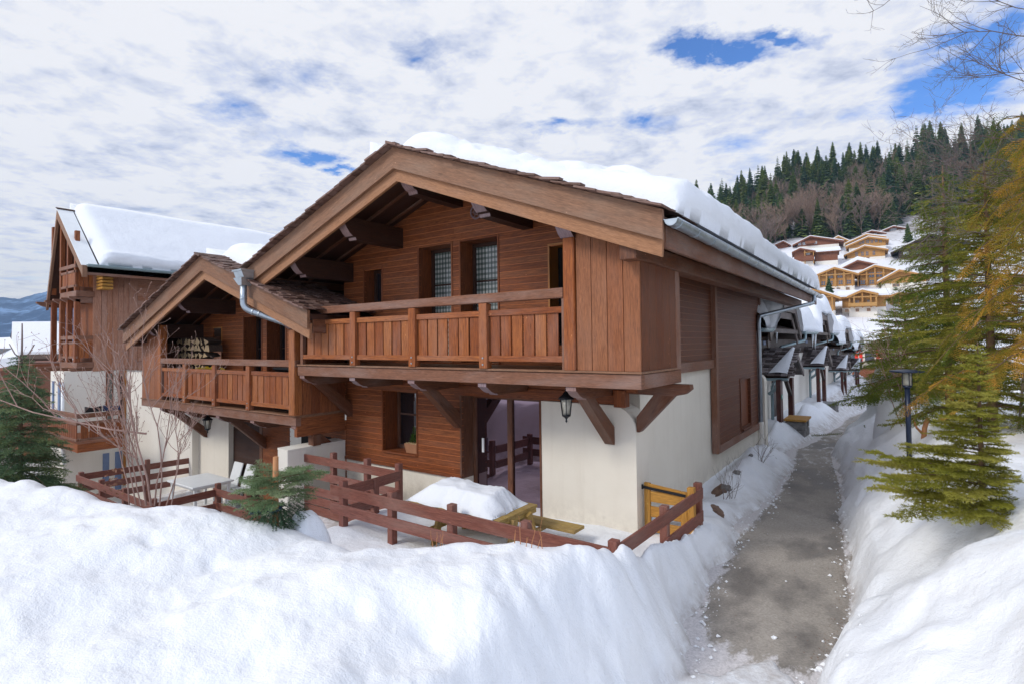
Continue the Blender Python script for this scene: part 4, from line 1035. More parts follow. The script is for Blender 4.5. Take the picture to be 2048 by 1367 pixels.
tri_mesh('dwarf_conifer', V, F, M['leaf_bright'], t, T)
m = MB()
for i in range(26): 
    a = (RNG.uniform(-7.62, -7.31), RNG.uniform(7.15, 7.2), -1.84); m.lathe(a, [(.004, -.01), (.014, 0), (.014, .012), (.003, .022)], 6, RNG.random())
m.build('pebbles', M['log_end'], t)

# lower terrace: fences, white table and chairs
fence('garden_fence', 'dark red fence along the front of the lower terrace, behind the bare shrub', [((-15.95, 4.49), (-11.72, 4.49), [(-2.97, .15), (-3.24, .15), (-3.5, .15)])],
      [(-15.80, 4.55, -2.9, -4.2), (-14.5, 4.55, -2.9, -4.2), (-13.2, 4.55, -2.9, -4.2), (-11.82, 4.55, -2.9, -4.2)], -2.9)
fence('garden_fence', 'fence of the lower terrace that runs back to its cream wing wall', [((-15.92, 4.6), (-15.72, 7.05), [(-2.97, .15), (-3.24, .15), (-3.5, .15)])], [(-15.84, 5.95, -2.86, -4.2)], -2.9)
fence('garden_fence', 'low two-board fence beside the white table, leading to the small spruce', [((-11.80, 4.6), (-11.86, 5.78), [(-2.99, .15), (-3.28, .15)]), ((-11.95, 5.72), (-9.5, 5.72), [(-2.97, .15), (-3.25, .15), (-3.5, .15)])],
      [(-11.88, 5.79, -2.88, -4.2), (-10.7, 5.79, -2.9, -4.2)], -2.9)
t = thing('garden_table', 'white plastic garden table on the lower terrace', 'table', (-13.45, 6.15, -3.85))
m = MB(); m.box(-14.1, 5.70, -3.14, -12.82, 6.62, -3.10); m.box(-14.05, 5.75, -3.19, -12.87, 6.57, -3.141); m.build('table_top', M['white'], t, .008)
for x in (-14.05, -12.93):
    for y in (5.76, 6.50):
        m = MB(); m.box(x, y, -3.85, x + .06, y + .06, -3.19); m.build('leg', M['white'], t, .005)
def garden_chair(x, y, label):
    t = thing('garden_chair', label, 'chair', (x, y, -3.85), 'white chairs by the garden table')
    z = -3.85; m = MB()
    m.box(x - .22, y - .22, z + .42, x + .22, y + .22, z + .45); m.build('seat', M['white'], t, .01)
    m = MB(); m.obox((x - .21, y + .20, z + .45), (0, .16, .52), (.42, 0, 0), (0, -.03, .01)); m.build('backrest', M['white'], t, .01)
    for sx in (-.2, .17):
        for sy in (-.2, .17): m = MB(); m.box(x + sx, y + sy, z, x + sx + .035, y + sy + .035, z + .42); m.build('leg', M['white'], t)
    return t
garden_chair(-13.55, 6.78, 'white chair behind the garden table, the one further from the roller shutter'); garden_chair(-13.0, 6.80, 'white chair behind the garden table, the one nearer the roller shutter')

# things on the lower neighbour's balcony
def firewood():
    t = thing('firewood_stack', 'stack of split logs with pale cut ends on the lower balcony', 'firewood', (-14.9, 6.75, -1.31))
    i = 0; z = -1.31
    rows = 9
    for r in range(rows):
        x = -15.75 + RNG.uniform(0, .08)
        while x < -14.15:
            w = RNG.uniform(.16, .25); h = RNG.uniform(.14, .20); cx, cz = x + w / 2, -1.25 + r * .172 + RNG.uniform(-.01, .01)
            n = RNG.choice((3, 3, 4)); a0 = RNG.uniform(0, 6.28); pts = []
            for k in range(n):
                a = a0 + k * 6.283 / n + RNG.uniform(-.3, .3); pts.append((cx + math.cos(a) * w * .58, 6.55 + RNG.uniform(0, .04), cz + math.sin(a) * h * .58))
            if i < 100:
                m = MB(); m.prism(pts, (0, .33, 0), g=(0, 1, 0)); o = m.build('log', [M['bark_log'], M['log_end']], t)
                for p in o.data.polygons:
                    if abs(p.normal.y) > .9: p.material_index = 1
                i += 1
            x += w + .004
firewood()
def blanket(name, label, cat, x0, x1, y, z, mat):
    m = MB(); n = 14
    pr = [(x0 + (x1 - x0) * i / n, y, z + .03 * math.sin(i * 1.7) + .05 * math.sin(math.pi * i / n)) for i in range(n + 1)]
    m.prism(pr + [(x1, y, z - .45), (x0, y, z - .45)], (0, .06, 0), .5); o = m.build(name, M[mat], None, loc=((x0 + x1) / 2, y, z - .45)); tag(o, label, cat)
blanket('tarpaulin', 'yellow sheet showing above the lower balcony rail', 'tarpaulin', -14.0, -12.6, 6.28, -.53, 'yellow_cloth')
m = MB(); m.box(-10.6, 6.3, -1.31, -9.75, 6.62, -.50); m.box(-10.63, 6.27, -.50, -9.72, 6.65, -.44); o = m.build('storage_box', M['iron'], None, .02, loc=(-10.2, 6.45, -1.31)); tag(o, 'dark storage box behind the lower balcony rail near the end post', 'box')

# rounded snow heap next to the cut spruce
def mound(name, label, c, r, h, seed, cat='snow'):
    n, k = 30, 56; th = np.linspace(0, 2 * math.pi, k, endpoint=False)[None]; q = np.linspace(0, 1, n)[:, None]
    rr = q * (1 + .15 * vnoise(np.cos(th) * 1.5 + seed, np.sin(th) * 1.5, seed))
    X = c[0] + r[0] * rr * np.cos(th); Y = c[1] + r[1] * rr * np.sin(th)
    Z = c[2] + h * (1 - q ** 2.2) * (1 + .06 * fbm(X * 5, Y * 5, seed, 3)) - .25 * q ** 6
    o = grid_mesh(name, np.stack([X, Y, Z], -1), M['snow_roof'], wrap=True, loc=c); tag(o, label, cat)
c_ = onD(612, 1100, 5.45); mound('snow_mound', 'smooth pointed snow mound beside the cut spruce, shaded on one flank', (c_.x, c_.y, c_.z - .06), (.30, .27, .1), .46, 5)
# ------------------------------------------------------------------ three-storey house on the far left
M['oldpanel'] = wood('old_panel_wood', (.30, .130, .078), (.54, .28, .175), grey=(.45, .32, .26), greyamt=.3, spread=.3)
def tall_house():
    t = thing('apartment_house', 'tall three-storey house of brown boards and cream render with balconies on its gable', 'house', (-22, 10, -6))
    X = -20.5; XL = -21.75
    m = MB(); m.box(XL, 5.46, -6.5, X, 16, -.70); m.build('rendered_wall', M['cream2'], t)
    m = MB(); m.box(XL, 6.19, -.72, X - .03, 16, 2.4); m.prism([(XL, 6.22, 2.4), (X - .03, 6.22, 2.4), (-21.9, 6.22, 4.2)], (0, 9, 0)); m.build('upper_storey', M['siding'], t)
    m = MB(); y = 6.39
    m.box(X - .03, 6.17, -.72, X + .02, 6.38, 2.42)
    for i in range(5): m.box(X - .03, y, -.72, X, y + .145, 2.42); y += .15
    m.box(X - .03, 7.14, -.72, X + .025, 7.37, 2.42)
    z = -.45
    while z < 2.4: m.box(X - .03, 7.38, z, X, 15.9, z + .135); z += .142
    m.box(X - .03, 7.38, -.74, X + .015, 15.9, -.47)
    m.build('side_cladding', M['oldpanel'], t, .004)
    # gable balconies
    for nm, zd, zr, yb in (('mid', -.43, .38, 5.75), ('top', 1.75, 2.57, 5.72)):
        m = MB(); m.box(XL - .2, yb, zd - .18, X + .05, 6.19, zd); m.build('balcony_floor', M['beam'], t, .01)
        m = MB(); m.box(XL - .2, yb - .02, zr - .11, X + .03, yb + .06, zr); m.box(X - .05, yb + .06, zr - .11, X + .03, 6.17, zr)
        m.box(XL - .2, yb, zr - .26, X, yb + .05, zr - .18); m.box(XL - .2, yb, zd + .12, X, yb + .05, zd + .19)
        m.build('handrail', M['beam'], t, .005)
        m = MB(); x = XL
        while x < X - .1: m.box(x, yb + .015, zd + .13, x + .11, yb + .035, zr - .2); x += .13
        for i in range(3): m.box(X - .02, yb + .08 + i * .13, zd + .13, X, yb + .19 + i * .13, zr - .2)
        m.build('slat_infill', M['rail'], t)
        for x in (X - .1, X - .82, X - 1.55, X - 2.4, X - 3.3):
            m = MB(); scroll_end(m, x - .07, x + .07, yb - .15, zd - .18, zd - .36, 6.2); m.build('joist', M['beam'], t)
    for x in (X - .1, X - .78, X - 1.45, X - 2.3):
        m = MB(); m.box(x - .07, 5.72, -.43, x + .07, 5.86, 1.5); m.build('column', M['siding'], t, .008)
        m = MB(); m.box(x - .06, 5.72, 1.75, x + .06, 5.84, 3.6 if x > X - 1 else 4.0); m.build('column', M['siding'], t, .008)
    # roof
    ap = (-21.94, 4.445); R = (-19.60, 2.40); Lf = (-22.95, 1.52)
    m = MB()
    for e in (R, Lf):
        m.prism([(ap[0], 5.70, ap[1]), (e[0], 5.70, e[1]), (e[0], 5.70, e[1] - .16), (ap[0], 5.70, ap[1] - .18)], (0, 11, 0), .4, g=(e[0] - ap[0], 0, e[1] - ap[1]))
    ro = m.build('roof', M['dark'], t)
    for e in (R, Lf):
        m = MB(); m.prism([(ap[0], 5.62, ap[1] + .02), (e[0], 5.62, e[1] + .02), (e[0], 5.62, e[1] - .27), (ap[0], 5.62, ap[1] - .30)], (0, .07, 0), g=(e[0] - ap[0], 0, e[1] - ap[1])); m.build('barge_board', M['barge'], ro)
    m = MB(); a = Vector((R[0] - ap[0], 0, R[1] - ap[1])); m.obox((ap[0], 5.60, ap[1] + .03), a, (0, .42, 0), (.012, 0, .014)); m.build('verge_flashing', M['white'], ro)
    m = MB(); m.obox((ap[0] - .05, 5.6, ap[1] + .04), (0, .5, 0), (.14, 0, -.05), (0, 0, .03)); m.build('ridge_cap', M['dark'], ro)
    gutter(t, (-19.50, 5.72, 2.46), (-19.50, 14, 2.44), .075, .78, 'zincd')
    m = MB(); m.box(-19.68, 5.72, 2.16, -19.60, 14, 2.40); m.build('fascia', M['beam'], t)
    o = MB(); o.box(-19.55, 5.6, 2.08, -19.50, 5.72, 2.42); o.build('end_board', M['barge'], t)
    # ground floor openings on the shaded side and front
    for (y0, y1, z0, z1, mat) in ((6.52, 6.72, -2.9, -.72, 'opening_shade'), (6.86, 6.98, -2.9, -.72, 'opening_shade')):
        m = MB(); m.box(X - .02, y0, z0, X + .012, y1, z1); f = m.build('door', M['siding'], t)
        m = MB(); m.box(X, y0 + .03, z0 + .1, X + .016, y1 - .03, z1 - .08); m.build('pane', M['glass'], f)
    m = MB(); m.box(X - .1, 7.0, -4.4, X + .06, 7.06, -.72); m.build('corner_post', M['orange'], t)
    for x0, x1 in ((-20.95, -20.78), (-21.5, -21.38)):
        m = MB(); m.box(x0, 5.43, -2.2, x1, 5.47, -1.0); m.build('shutter', M['blue_grey'], t)
    m = MB(); m.box(X - .02, 6.45, -4.5, X + .02, 6.62, -3.3); m.box(X - .02, 6.78, -4.5, X + .02, 6.95, -3.3); m.build('lower_shutter', M['blue_grey'], t)
    # low side balcony
    xa, xb, ya, yb = X, -17.95, 5.08, 6.12; zr, zd = -1.75, -2.56
    m = MB(); m.box(xa, ya, zd - .22, xb, yb, zd); m.build('side_balcony_floor', M['rail'], t, .01)
    m = MB()
    for z0, z1 in ((zr - .12, zr), (zr - .30, zr - .22), (zd + .08, zd + .15)):
        m.box(xa, ya - .03, z0, xb, ya + .04, z1); m.box(xb - .04, ya + .04, z0, xb + .03, yb, z1)
    m.build('side_handrail', M['beam'], t, .005)
    m = MB(); x = xa + .05
    while x < xb - .1: m.box(x, ya - .005, zd + .1, x + .15, ya + .015, zr - .24); x += .175
    y = ya + .07
    while y < yb - .1: m.box(xb - .01, y, zd + .1, xb + .01, y + .17, zr - .24); y += .195
    m.build('side_slat_infill', M['siding'], t)
    # downpipe on the pale corner
    pipe(t, [(X + .06, 5.42, -1.0), (X + .06, 5.42, -2.9), (X + .3, 5.42, -3.4)], .045, 'white')
    roof_snow('roof_snow', 'smooth thick snow on the steep roof of the three-storey house', ap[0], ap[1], R[0], R[1] + .05, 6.05, 16.5, T=.34, rf=.35, re=.25, ridge=.5, seed=31, lumpy=.015, step=.12, eave_noise=.03)
    m = MB(); 
    for i in range(5): m.box(-20.4, 6.22, 1.8 + i * .1, -19.9, 6.5, 1.87 + i * .1)
    o = m.build('wine_crate', M['yellow'], None, loc=(-20.15, 6.35, 1.8)); tag(o, 'yellow slatted crate on the top balcony of the tall house', 'crate')
    for (x0, x1, lb) in ((-20.2, -19.3, 'black blanket hung over the low side balcony, the one nearer the corner'), (-19.1, -18.2, 'dark blue blanket hung over the low side balcony next to the black one')):
        pass
    m = MB(); n = 10
    for k, (y0, y1) in enumerate(((5.25, 5.62), (5.66, 6.05))):
        m = MB(); m.prism([(-18.02, y0, -1.73), (-18.02, y1, -1.73), (-18.02, y1, -1.58 - .03 * k), (-18.02, (y0 + y1) / 2, -1.62), (-18.02, y0, -1.57)], (.07, 0, 0), .5)
        o = m.build('blanket', M['iron' if k == 0 else 'navy'], None, .01, loc=(-18.0, (y0 + y1) / 2, -1.73)); tag(o, ['black blanket laid over the low side balcony rail of the tall house', 'dark blue blanket laid over the low side balcony rail beside a black one'][k], 'blanket')
tall_house()

# ------------------------------------------------------------------ houses further left
def far_left():
    t = thing('house', 'brown house with a broad snow roof behind the spruce, below the mountain', 'house', (-58, 13.5, -8))
    m = MB(); m.box(-70, 12.9, -9, -56, 24, -1.2); m.build('wall', M['siding'], t)
    m = MB(); m.prism([(-59.7, 12.2, -.85), (-52, 13.2, -.85), (-52, 22, 2.0), (-59.9, 20.5, 2.0)], (0, 0, .25), .4); 
    a, b, c, d = onD(22, 716, 45), onD(125, 714, 45), onD(125, 654, 47), onD(24, 655, 47)
    r = MB(); r.prism([a, b, c, d], (0, 0, .5), .5); r.build('snow_cover', M['snow_far'], t)
    q = MB(); q.prism([a + Vector((.1, -.3, -.25)), b + Vector((.1, -.3, -.25)), c + Vector((0, 0, -.25)), d + Vector((0, 0, -.25))], (0, 0, .2), .4); q.build('roof', M['dark'], t)
    w = MB(); p0, p1 = onD(30, 722, 45.2), onD(118, 722, 45.2); e = p1 - p0
    w.obox(p0 + Vector((0, 0, -6.5)), e, (-2, 3, 0), (0, 0, 6.4)); w.build('front_wall', M['siding'], t)
    w = MB(); p0 = onD(70, 775, 44.6); w.obox(p0, e * .55, (-.1, .15, 0), (0, 0, .9)); w.build('balcony', M['fence'], t)
    w = MB(); p0 = onD(97, 750, 44.4); w.obox(p0, e * .12, (-.1, .15, 0), (0, 0, .95)); w.build('awning', M['white'], t)
    t = thing('house', 'small grey house under snow at the left border, beyond the spruce tip', 'house', (-47, 9, -8))
    a, b, c, d = onD(-60, 745, 38), onD(40, 728, 38), onD(20, 690, 41), onD(-60, 694, 41)
    r = MB(); r.prism([a, b, c, d], (0, 0, .6), .5); r.build('snow_cover', M['snow_far'], t)
    w = MB(); p0, p1 = onD(-60, 752, 38.3), onD(34, 735, 38.3); w.obox(p0 + Vector((0, 0, -5)), p1 - p0, (-2, 3, 0), (0, 0, 5)); w.build('wall', M['chalet_dark'], t)
    w = MB(); q = onD(7, 724, 39.2); w.box(q.x - .5, q.y - .4, q.z - .2, q.x + .5, q.y + .4, q.z + 1.0); w.build('chimney', M['asphalt_grey'], t)
far_left()

# ------------------------------------------------------------------ the row of porches along the path
def tile_mat():
    t = NT('old_tiles'); tn = t.attr('tone'); t.col(t.ramp(tn, [(0.0, (.04, .03, .028)), (.5, (.11, .085, .08)), (1.0, (.34, .30, .30))])); t.rough(.7); return t.m
M['tile'] = tile_mat()
M['plaque'] = plain('green_plaque', (.04, .22, .16), .4); M['plaque_mark'] = plain('plaque_mark', (.75, .80, .78), .5)
M['row_dark'] = wood('row_dark_wood', (.022, .012, .009), (.05, .028, .02), greyamt=.2)
M['row_red'] = wood('row_red_wood', (.05, .014, .011), (.105, .03, .022), greyamt=.15)
M['row_barge'] = wood('row_grey_barge', (.075, .058, .054), (.145, .115, .105), greyamt=.4)
def row_unit(yc, dz, hw, label, ps, pz, first=False, y_end=None):
    W = -3.75; XE = -3.02
    t = thing('row_house', label, 'house', (W, yc, -3.1 + dz), 'row of terraced chalets along the path')
    y0, y1 = yc - hw, (y_end or yc + hw)
    m = MB(); m.box(W - 5, y0 + .02, -5.5 + dz, W, y1 - .02, -.55 + dz); m.build('rendered_wall', M['cream2'], t)
    m = MB(); m.box(W - 5, y0 + .01, -.55 + dz, W + .03, y1 - .01, 1.3 + dz); m.build('upper_wall', M['row_dark'], t)
    # roof and clipped dormer gable
    m = MB(); m.prism([(XE, y0, .33 + dz), (XE, y0, .20 + dz), (-9, y0, 2.0 + dz), (-9, y0, 2.2 + dz)], (0, y1 - y0, 0), .3, g=(0, 1, 0)); ro = m.build('roof', M['row_dark'], t)
    A, B_, C_, D_ = (yc - 2.85, .08), (yc - 1.35, 1.02), (yc + 1.35, 1.02), (yc + 2.6, .12)
    m = MB()
    for p, q in ((A, B_), (C_, D_)):
        d = Vector((0, q[0] - p[0], q[1] - p[1])); n = Vector((0, -d.z, d.y)).normalized() * .28
        if n.z < 0: n = -n
        m.obox(Vector((XE - .02, p[0], p[1] + dz)) - n * .5, d, n, (.06, 0, 0)); 
        m.obox(Vector((XE - .10, p[0], p[1] + dz)) - n * 1.25, d, n * .75, (.05, 0, 0))
    m.box(XE - .02, B_[0], B_[1] - .15 + dz, XE + .045, C_[0], B_[1] + .12 + dz); m.box(XE - .1, B_[0], B_[1] - .36 + dz, XE - .05, C_[0], B_[1] - .15 + dz)
    m.build('barge_board', M['row_barge'], ro)
    m = MB(); pr = [(XE - .05, A[0], A[1] + dz), (XE - .05, B_[0], B_[1] + dz), (XE - .05, C_[0], C_[1] + dz), (XE - .05, D_[0], D_[1] + dz)]
    th = .1; inn = [(XE - .05, D_[0] - .12, D_[1] - th + dz), (XE - .05, C_[0] - .05, C_[1] - th + dz), (XE - .05, B_[0] + .05, B_[1] - th + dz), (XE - .05, A[0] + .12, A[1] - th + dz)]
    m.prism(pr + inn, (-5, 0, 0), .3, g=(1, 0, 0)); m.build('dormer', M['row_dark'], ro)
    # little window and snow guard on the dormer
    m = MB(); m.box(W + .02, yc - .1, -.15 + dz, W + .05, yc + .5, .35 + dz); m.build('window', M['blue_grey'], t)
    m = MB()
    for i in range(9): m.obox((XE + .06, C_[0] - 1.2 + i * .15, 1.10 + dz), (0, .02, 0), (.02, 0, 0), (.0, 0, .16))
    m.box(XE + .05, C_[0] - 1.25, 1.24 + dz, XE + .08, C_[0] + .05, 1.27 + dz); m.box(XE + .05, C_[0] - 1.25, 1.10 + dz, XE + .08, C_[0] + .05, 1.13 + dz)
    m.build('snow_guard', M['zinc'], ro)
    for a, b in ((y0 + .02, A[0] - .05), (D_[0] + .1, y1 - .02)):
        if b - a > .4: gutter(t, (XE + .07, a, .30 + dz), (XE + .07, b, .30 + dz), .09, .9, 'zincd')
    if y1 - D_[0] > 1:
        q = D_[0] + .6; pipe(t, [(XE + .07, q, .22 + dz), (XE + .07, q, -.02 + dz), (W + .10, q - 1.0, -.25 + dz), (W + .10, q - 1.0, -.75 + dz)], .05, 'zincd')
    # snow lying over roof and dormer in soft steps
    n, k = 46, 90; yy = np.linspace(y0 + .02, y1 - .02, k)[None]; xx = np.linspace(0, 1, n)[:, None]; xx = XE + .16 - 6.0 * xx ** 1.6
    main_z = .33 + (-(xx - XE)) * .31; prof = np.interp(yy, [A[0] - .05, A[0], B_[0], C_[0], D_[0], D_[0] + .05], [-9, A[1], B_[1] + .14, C_[1] + .14, D_[1], -9])
    base = np.maximum(main_z + 0 * yy, prof + 0 * xx)
    g = np.clip((yy - y0) / .5, 0, 1) * np.clip((y1 - yy) / .5, 0, 1); e = np.sqrt(np.clip(1 - (1 - np.clip((XE + .16 - xx) / .35, 0, 1)) ** 2, 0, 1))
    isd = np.clip((prof + .2), 0, 1); T = .62 + .32 * sst(0, 1, np.abs(yy - yc) / 3.2) + .20 * fbm(xx * .8, yy * .8 + yc, int(yc), 3)
    edge_d = (1 - .8 * np.exp(-((yy - A[0] + .0) / .22) ** 2)) * (1 - .8 * np.exp(-((yy - D_[0] - .0) / .22) ** 2))
    Z = base + e * T * (.35 + .65 * np.sqrt(g)) * edge_d + dz
    Xg = xx + .10 * fbm(yy * 1.1, yy * 0 + 1, 7, 3) * (xx > XE - .3) + 0 * yy
    top = np.stack([Xg, yy + 0 * xx, Z], -1); bot = np.stack([Xg, yy + 0 * xx, base + dz + .01], -1)
    G = np.concatenate([top[::-1], bot[:1], bot], 0)
    o = grid_mesh('snow_cover', G, M['snow_roof'], ro)
    # porch
    px0, px1 = W, -2.88; az = -.28 + pz; ez = -1.06 + pz; py = ps; h = 1.55
    m = MB()
    for s in (-1, 1): m.prism([(px0, py, az - .03), (px0, py + s * h, ez - .03), (px0, py + s * h, ez - .12), (px0, py, az - .13)], (px1 - px0, 0, 0), .3, g=(1, 0, 0))
    pr = m.build('porch_roof', M['row_dark'], t)
    m = MB(); d = Vector((0, -h, ez - az)); L = d.length; d /= L; nv = Vector((0, -d.z, d.y)); nv = nv if nv.z > 0 else -nv; s = 0
    while s < L:
        x = px0
        while x < px1 + .04:
            w = RNG.uniform(.15, .2); m.obox(Vector((x, py, az)) + d * max(0, s - .03) + nv * .012, d * .21 + nv * .045, (w - .012, 0, 0), nv * .034, RNG.random()); x += w
        s += .165
    s = 0; d2 = Vector((0, h, ez - az)).normalized(); nv2 = Vector((0, -d2.z, d2.y)); nv2 = nv2 if nv2.z > 0 else -nv2
    while s < L:
        m.obox(Vector((px0, py, az)) + d2 * s + nv2 * .012, d2 * .21 + nv2 * .03, (px1 - px0, 0, 0), nv2 * .022, RNG.random()); s += .165
    m.build('roof_tiles', M['tile'], pr)
    m = MB()
    for s in (-1, 1): 
        q = Vector((0, s * h, ez - az)); n_ = Vector((0, 0, -.19)); m.obox((px1, py, az + .03), q, n_, (.05, 0, 0))
    m.build('porch_barge_board', M['row_barge'], pr)
    m = MB(); m.prism([(px1 - .3, py, az - .12), (px1 - .3, py - h * .75, ez + .12), (px1 - .3, py + h * .75, ez + .12)], (-.04, 0, 0)); m.build('porch_gable', M['row_dark'], pr)
    # snow patch left on the tiles
    n = 22; u = np.linspace(0, 1, n)[:, None]; v = np.linspace(0, 1, 10)[None]; wd = .10 + .42 * u
    Xs = px1 + .03 - v * wd; Ys = py + d.y * (.15 + u * (L - .13)); Zs = az + d.z * (.15 + u * (L - .13)) + .095 + .03 * np.sin(v * math.pi) + .018 * np.sin(u * L / .165 * 6.283) + 0 * u
    grid_mesh('snow_patch', np.stack([Xs + 0 * u, Ys + 0 * v, Zs + 0 * u], -1), M['snow_roof'], pr)
    gutter(t, (px0, py - h - .06, ez - .06), (px1 + .05, py - h - .06, ez - .06), .08, .5, 'zincd')
    pipe(t, [(px1 - .25, py - h - .06, ez - .12), (px1 - .25, py - h - .06, ez - .34), (px1 - .5, py - h + .1, ez - .55)], .05, 'zincd')
    pipe(t, [(px0 + .35, py + h - .5, ez - .0), (px0 + .35, py + h - .5, ez - .18), (px0 + .12, py + .35, ez - .4), (px0 + .12, py + .35, -3.2 + dz)], .05, 'zincd')
    # near screen post with number plate, far post and brace, stone pier
    m = MB(); m.box(-3.12, py - h - .30, -3.4 + dz, -3.0, py - h + .05, ez - .1); m.build('post', M['row_red'], t)
    m = MB(); m.box(-2.998, py - h - .24, ez - .66, -2.985, py - h - .0, ez - .53); o = m.build('plaque', M['plaque'], t)
    m = MB(); m.beam((-2.980, py - h - .19, ez - .63), (-2.980, py - h - .06, ez - .56), .004, .02); m.beam((-2.980, py - h - .19, ez - .56), (-2.980, py - h - .06, ez - .63), .004, .02); m.build('mark', M['plaque_mark'], o)
    m = MB(); m.box(-3.14, py + h - 1.35, -3.4 + dz, -3.0, py + h - 1.05, ez - .15); m.build('post', M['row_red'], t)
    m = MB(); m.beam((-3.07, py + h - 1.3, -1.75 + pz), (-3.07, py - h + .9, ez - .1), .10, .12); m.build('post_brace', M['row_dark'], t)
    m = MB(); m.box(W - .01, py + .95, -3.2 + dz, W + .03, py + 1.55, -1.2 + dz); f = m.build('door', M['row_dark'], t)
    m = MB(); m.box(W - .01, py + 2.1, -1.5 + dz, W + .02, py + 2.5, -.9 + dz); m.build('side_window', M['glass'], t)
    m = MB()
    zb = float(pathz(py - 1)) - .15
    for i in range(3):
        for j in range(3): m.box(-2.98 + .012 * RNG.uniform(-1, 1), py - h + .1 + j * .30, zb + i * .24, -2.45 + .02 * RNG.uniform(-1, 1), py - h + .385 + j * .30, zb + i * .24 + .225)
    o = m.build('stone_pier', M['stone'], t, .02)
    m = MB(); m.box(-3.0, py - h + .04, zb + .72, -2.40, py - h + 1.08, zb + .78); m.build('coping', M['yellow'] if first else M['asphalt_grey'], o, .006)
    return t
row_unit(19.0, 0, 4.2, 'first terraced chalet with tiled porch, adjoining the near chalet wall', 19.35, 0, True, 23.6)
row_unit(28.1, 0, 4.5, 'second terraced chalet along the path, between two other porches', 28.1, -.05, False, 33.6)
row_unit(39.4, -.50, 5.8, 'third terraced chalet along the path, with a long grey porch gutter', 38.6, -.70, False, 44.5)
row_unit(50.0, -1.0, 5.5, 'last terraced chalet at the far end of the path row', 49.5, -1.2, False, 54)
for i in range(5):
    m = MB(); y = (24.3, 24.6, 25.1, 25.3, 17.0)[i]; h = (.55, .3, .62, .4, .3)[i]; z = .22
    m.tube([(-2.98, y, z), (-2.98, y, z - h * .6), (-2.98, y, z - h)], [.03, .018, .003], 6); o = m.build('icicle', M['ice'], None, loc=(-2.98, y, z))
    tag(o, ['thick long icicle under the second chalet gutter, nearer the first dormer', 'short icicle beside a long one under the second chalet gutter', 'longest icicle under the second chalet gutter next to its dormer', 'short icicle close to the second dormer gable', 'lone icicle under the first terraced chalet gutter'][i], 'icicle', 'icicles under the terrace gutters')
# house with red shutters at the end of the path
def red_house():
    p = onD(1716, 712, 62); t = thing('house', 'pale yellow house with red shutters at the end of the path', 'house', (p.x, p.y, -5.5))
    m = MB(); m.box(p.x - 9, p.y, -7, p.x + 9, p.y + 8, p.z + 1.6); m.build('wall', M['cream'], t)
    m = MB(); m.prism([(p.x - 10, p.y - 1.0, p.z + 1.5), (p.x - 10, p.y - 1.0, p.z + 1.65), (p.x - 10, p.y + 4, p.z + 3.2), (p.x - 10, p.y + 9, p.z + 1.65), (p.x - 10, p.y + 9, p.z + 1.5)], (20, 0, 0), .5); m.build('snow_cover', M['snow_far'], t)
    for i, px in enumerate((1690, 1713, 1722, 1757, 1766)):
        q = onD(px, 712, 62); m = MB(); m.box(q.x - .16, p.y - .06, p.z - .75, q.x + .16, p.y - .01, p.z + .75); m.build('shutter', M['red'], t)
    for px in (1703, 1740): q = onD(px, 712, 62); m = MB(); m.box(q.x - .45, p.y - .03, p.z - .6, q.x + .45, p.y - .005, p.z + .6); m.build('window', M['glass_far'], t)
    m = MB(); q = onD(1745, 742, 61); m.box(q.x - 2.6, p.y - 1.2, q.z - .5, q.x + 3, p.y - 1.1, q.z + .45); m.build('balcony', M['chalet_dark'], t)
    m = MB(); m.box(q.x - 2.7, p.y - 1.3, q.z - .6, q.x + 3.1, p.y, q.z - .5); m.build('balcony_floor', M['chalet_dark'], t)
red_house()
# ------------------------------------------------------------------ wooded hill with the village
_RR = [60, 95, 112, 140, 190, 250, 330, 420, 700]
def hill_e(r, px):
    """elevation slope (z over distance along the view) of the hill ground"""
    E = np.interp(px, [600, 900, 1150, 1370, 1480, 1600, 1700, 1850, 2050, 2500], [.02, .06, .12, .21, .235, .285, .285, .322, .345, .37])
    k = E / .32
    e0 = np.interp(r, [60, 95, 112, 140, 190], [-.09, -.045, .035, .10, .185]); sh = np.clip(k, .1, 1)
    e0 = np.where(e0 > 0, e0 * sh, e0)
    up = np.interp(r, [190, 330], [0, 1])
    e = e0 + (E - .185 * sh) * up
    return np.where(r > 330, E * 330 / np.maximum(r, 1) * np.clip(1 - (r - 330) / 500, 0, 1) ** .5, e)
def hill_p(px, r):
    """point on the hill under image column px at view depth r"""
    e = float(hill_e(np.array(float(r)), px)) + .0
    x, y = DD.x + RR.x * (px - 1024) / 1093.35, DD.y + RR.y * (px - 1024) / 1093.35
    return Vector((x * r, y * r, e * r))
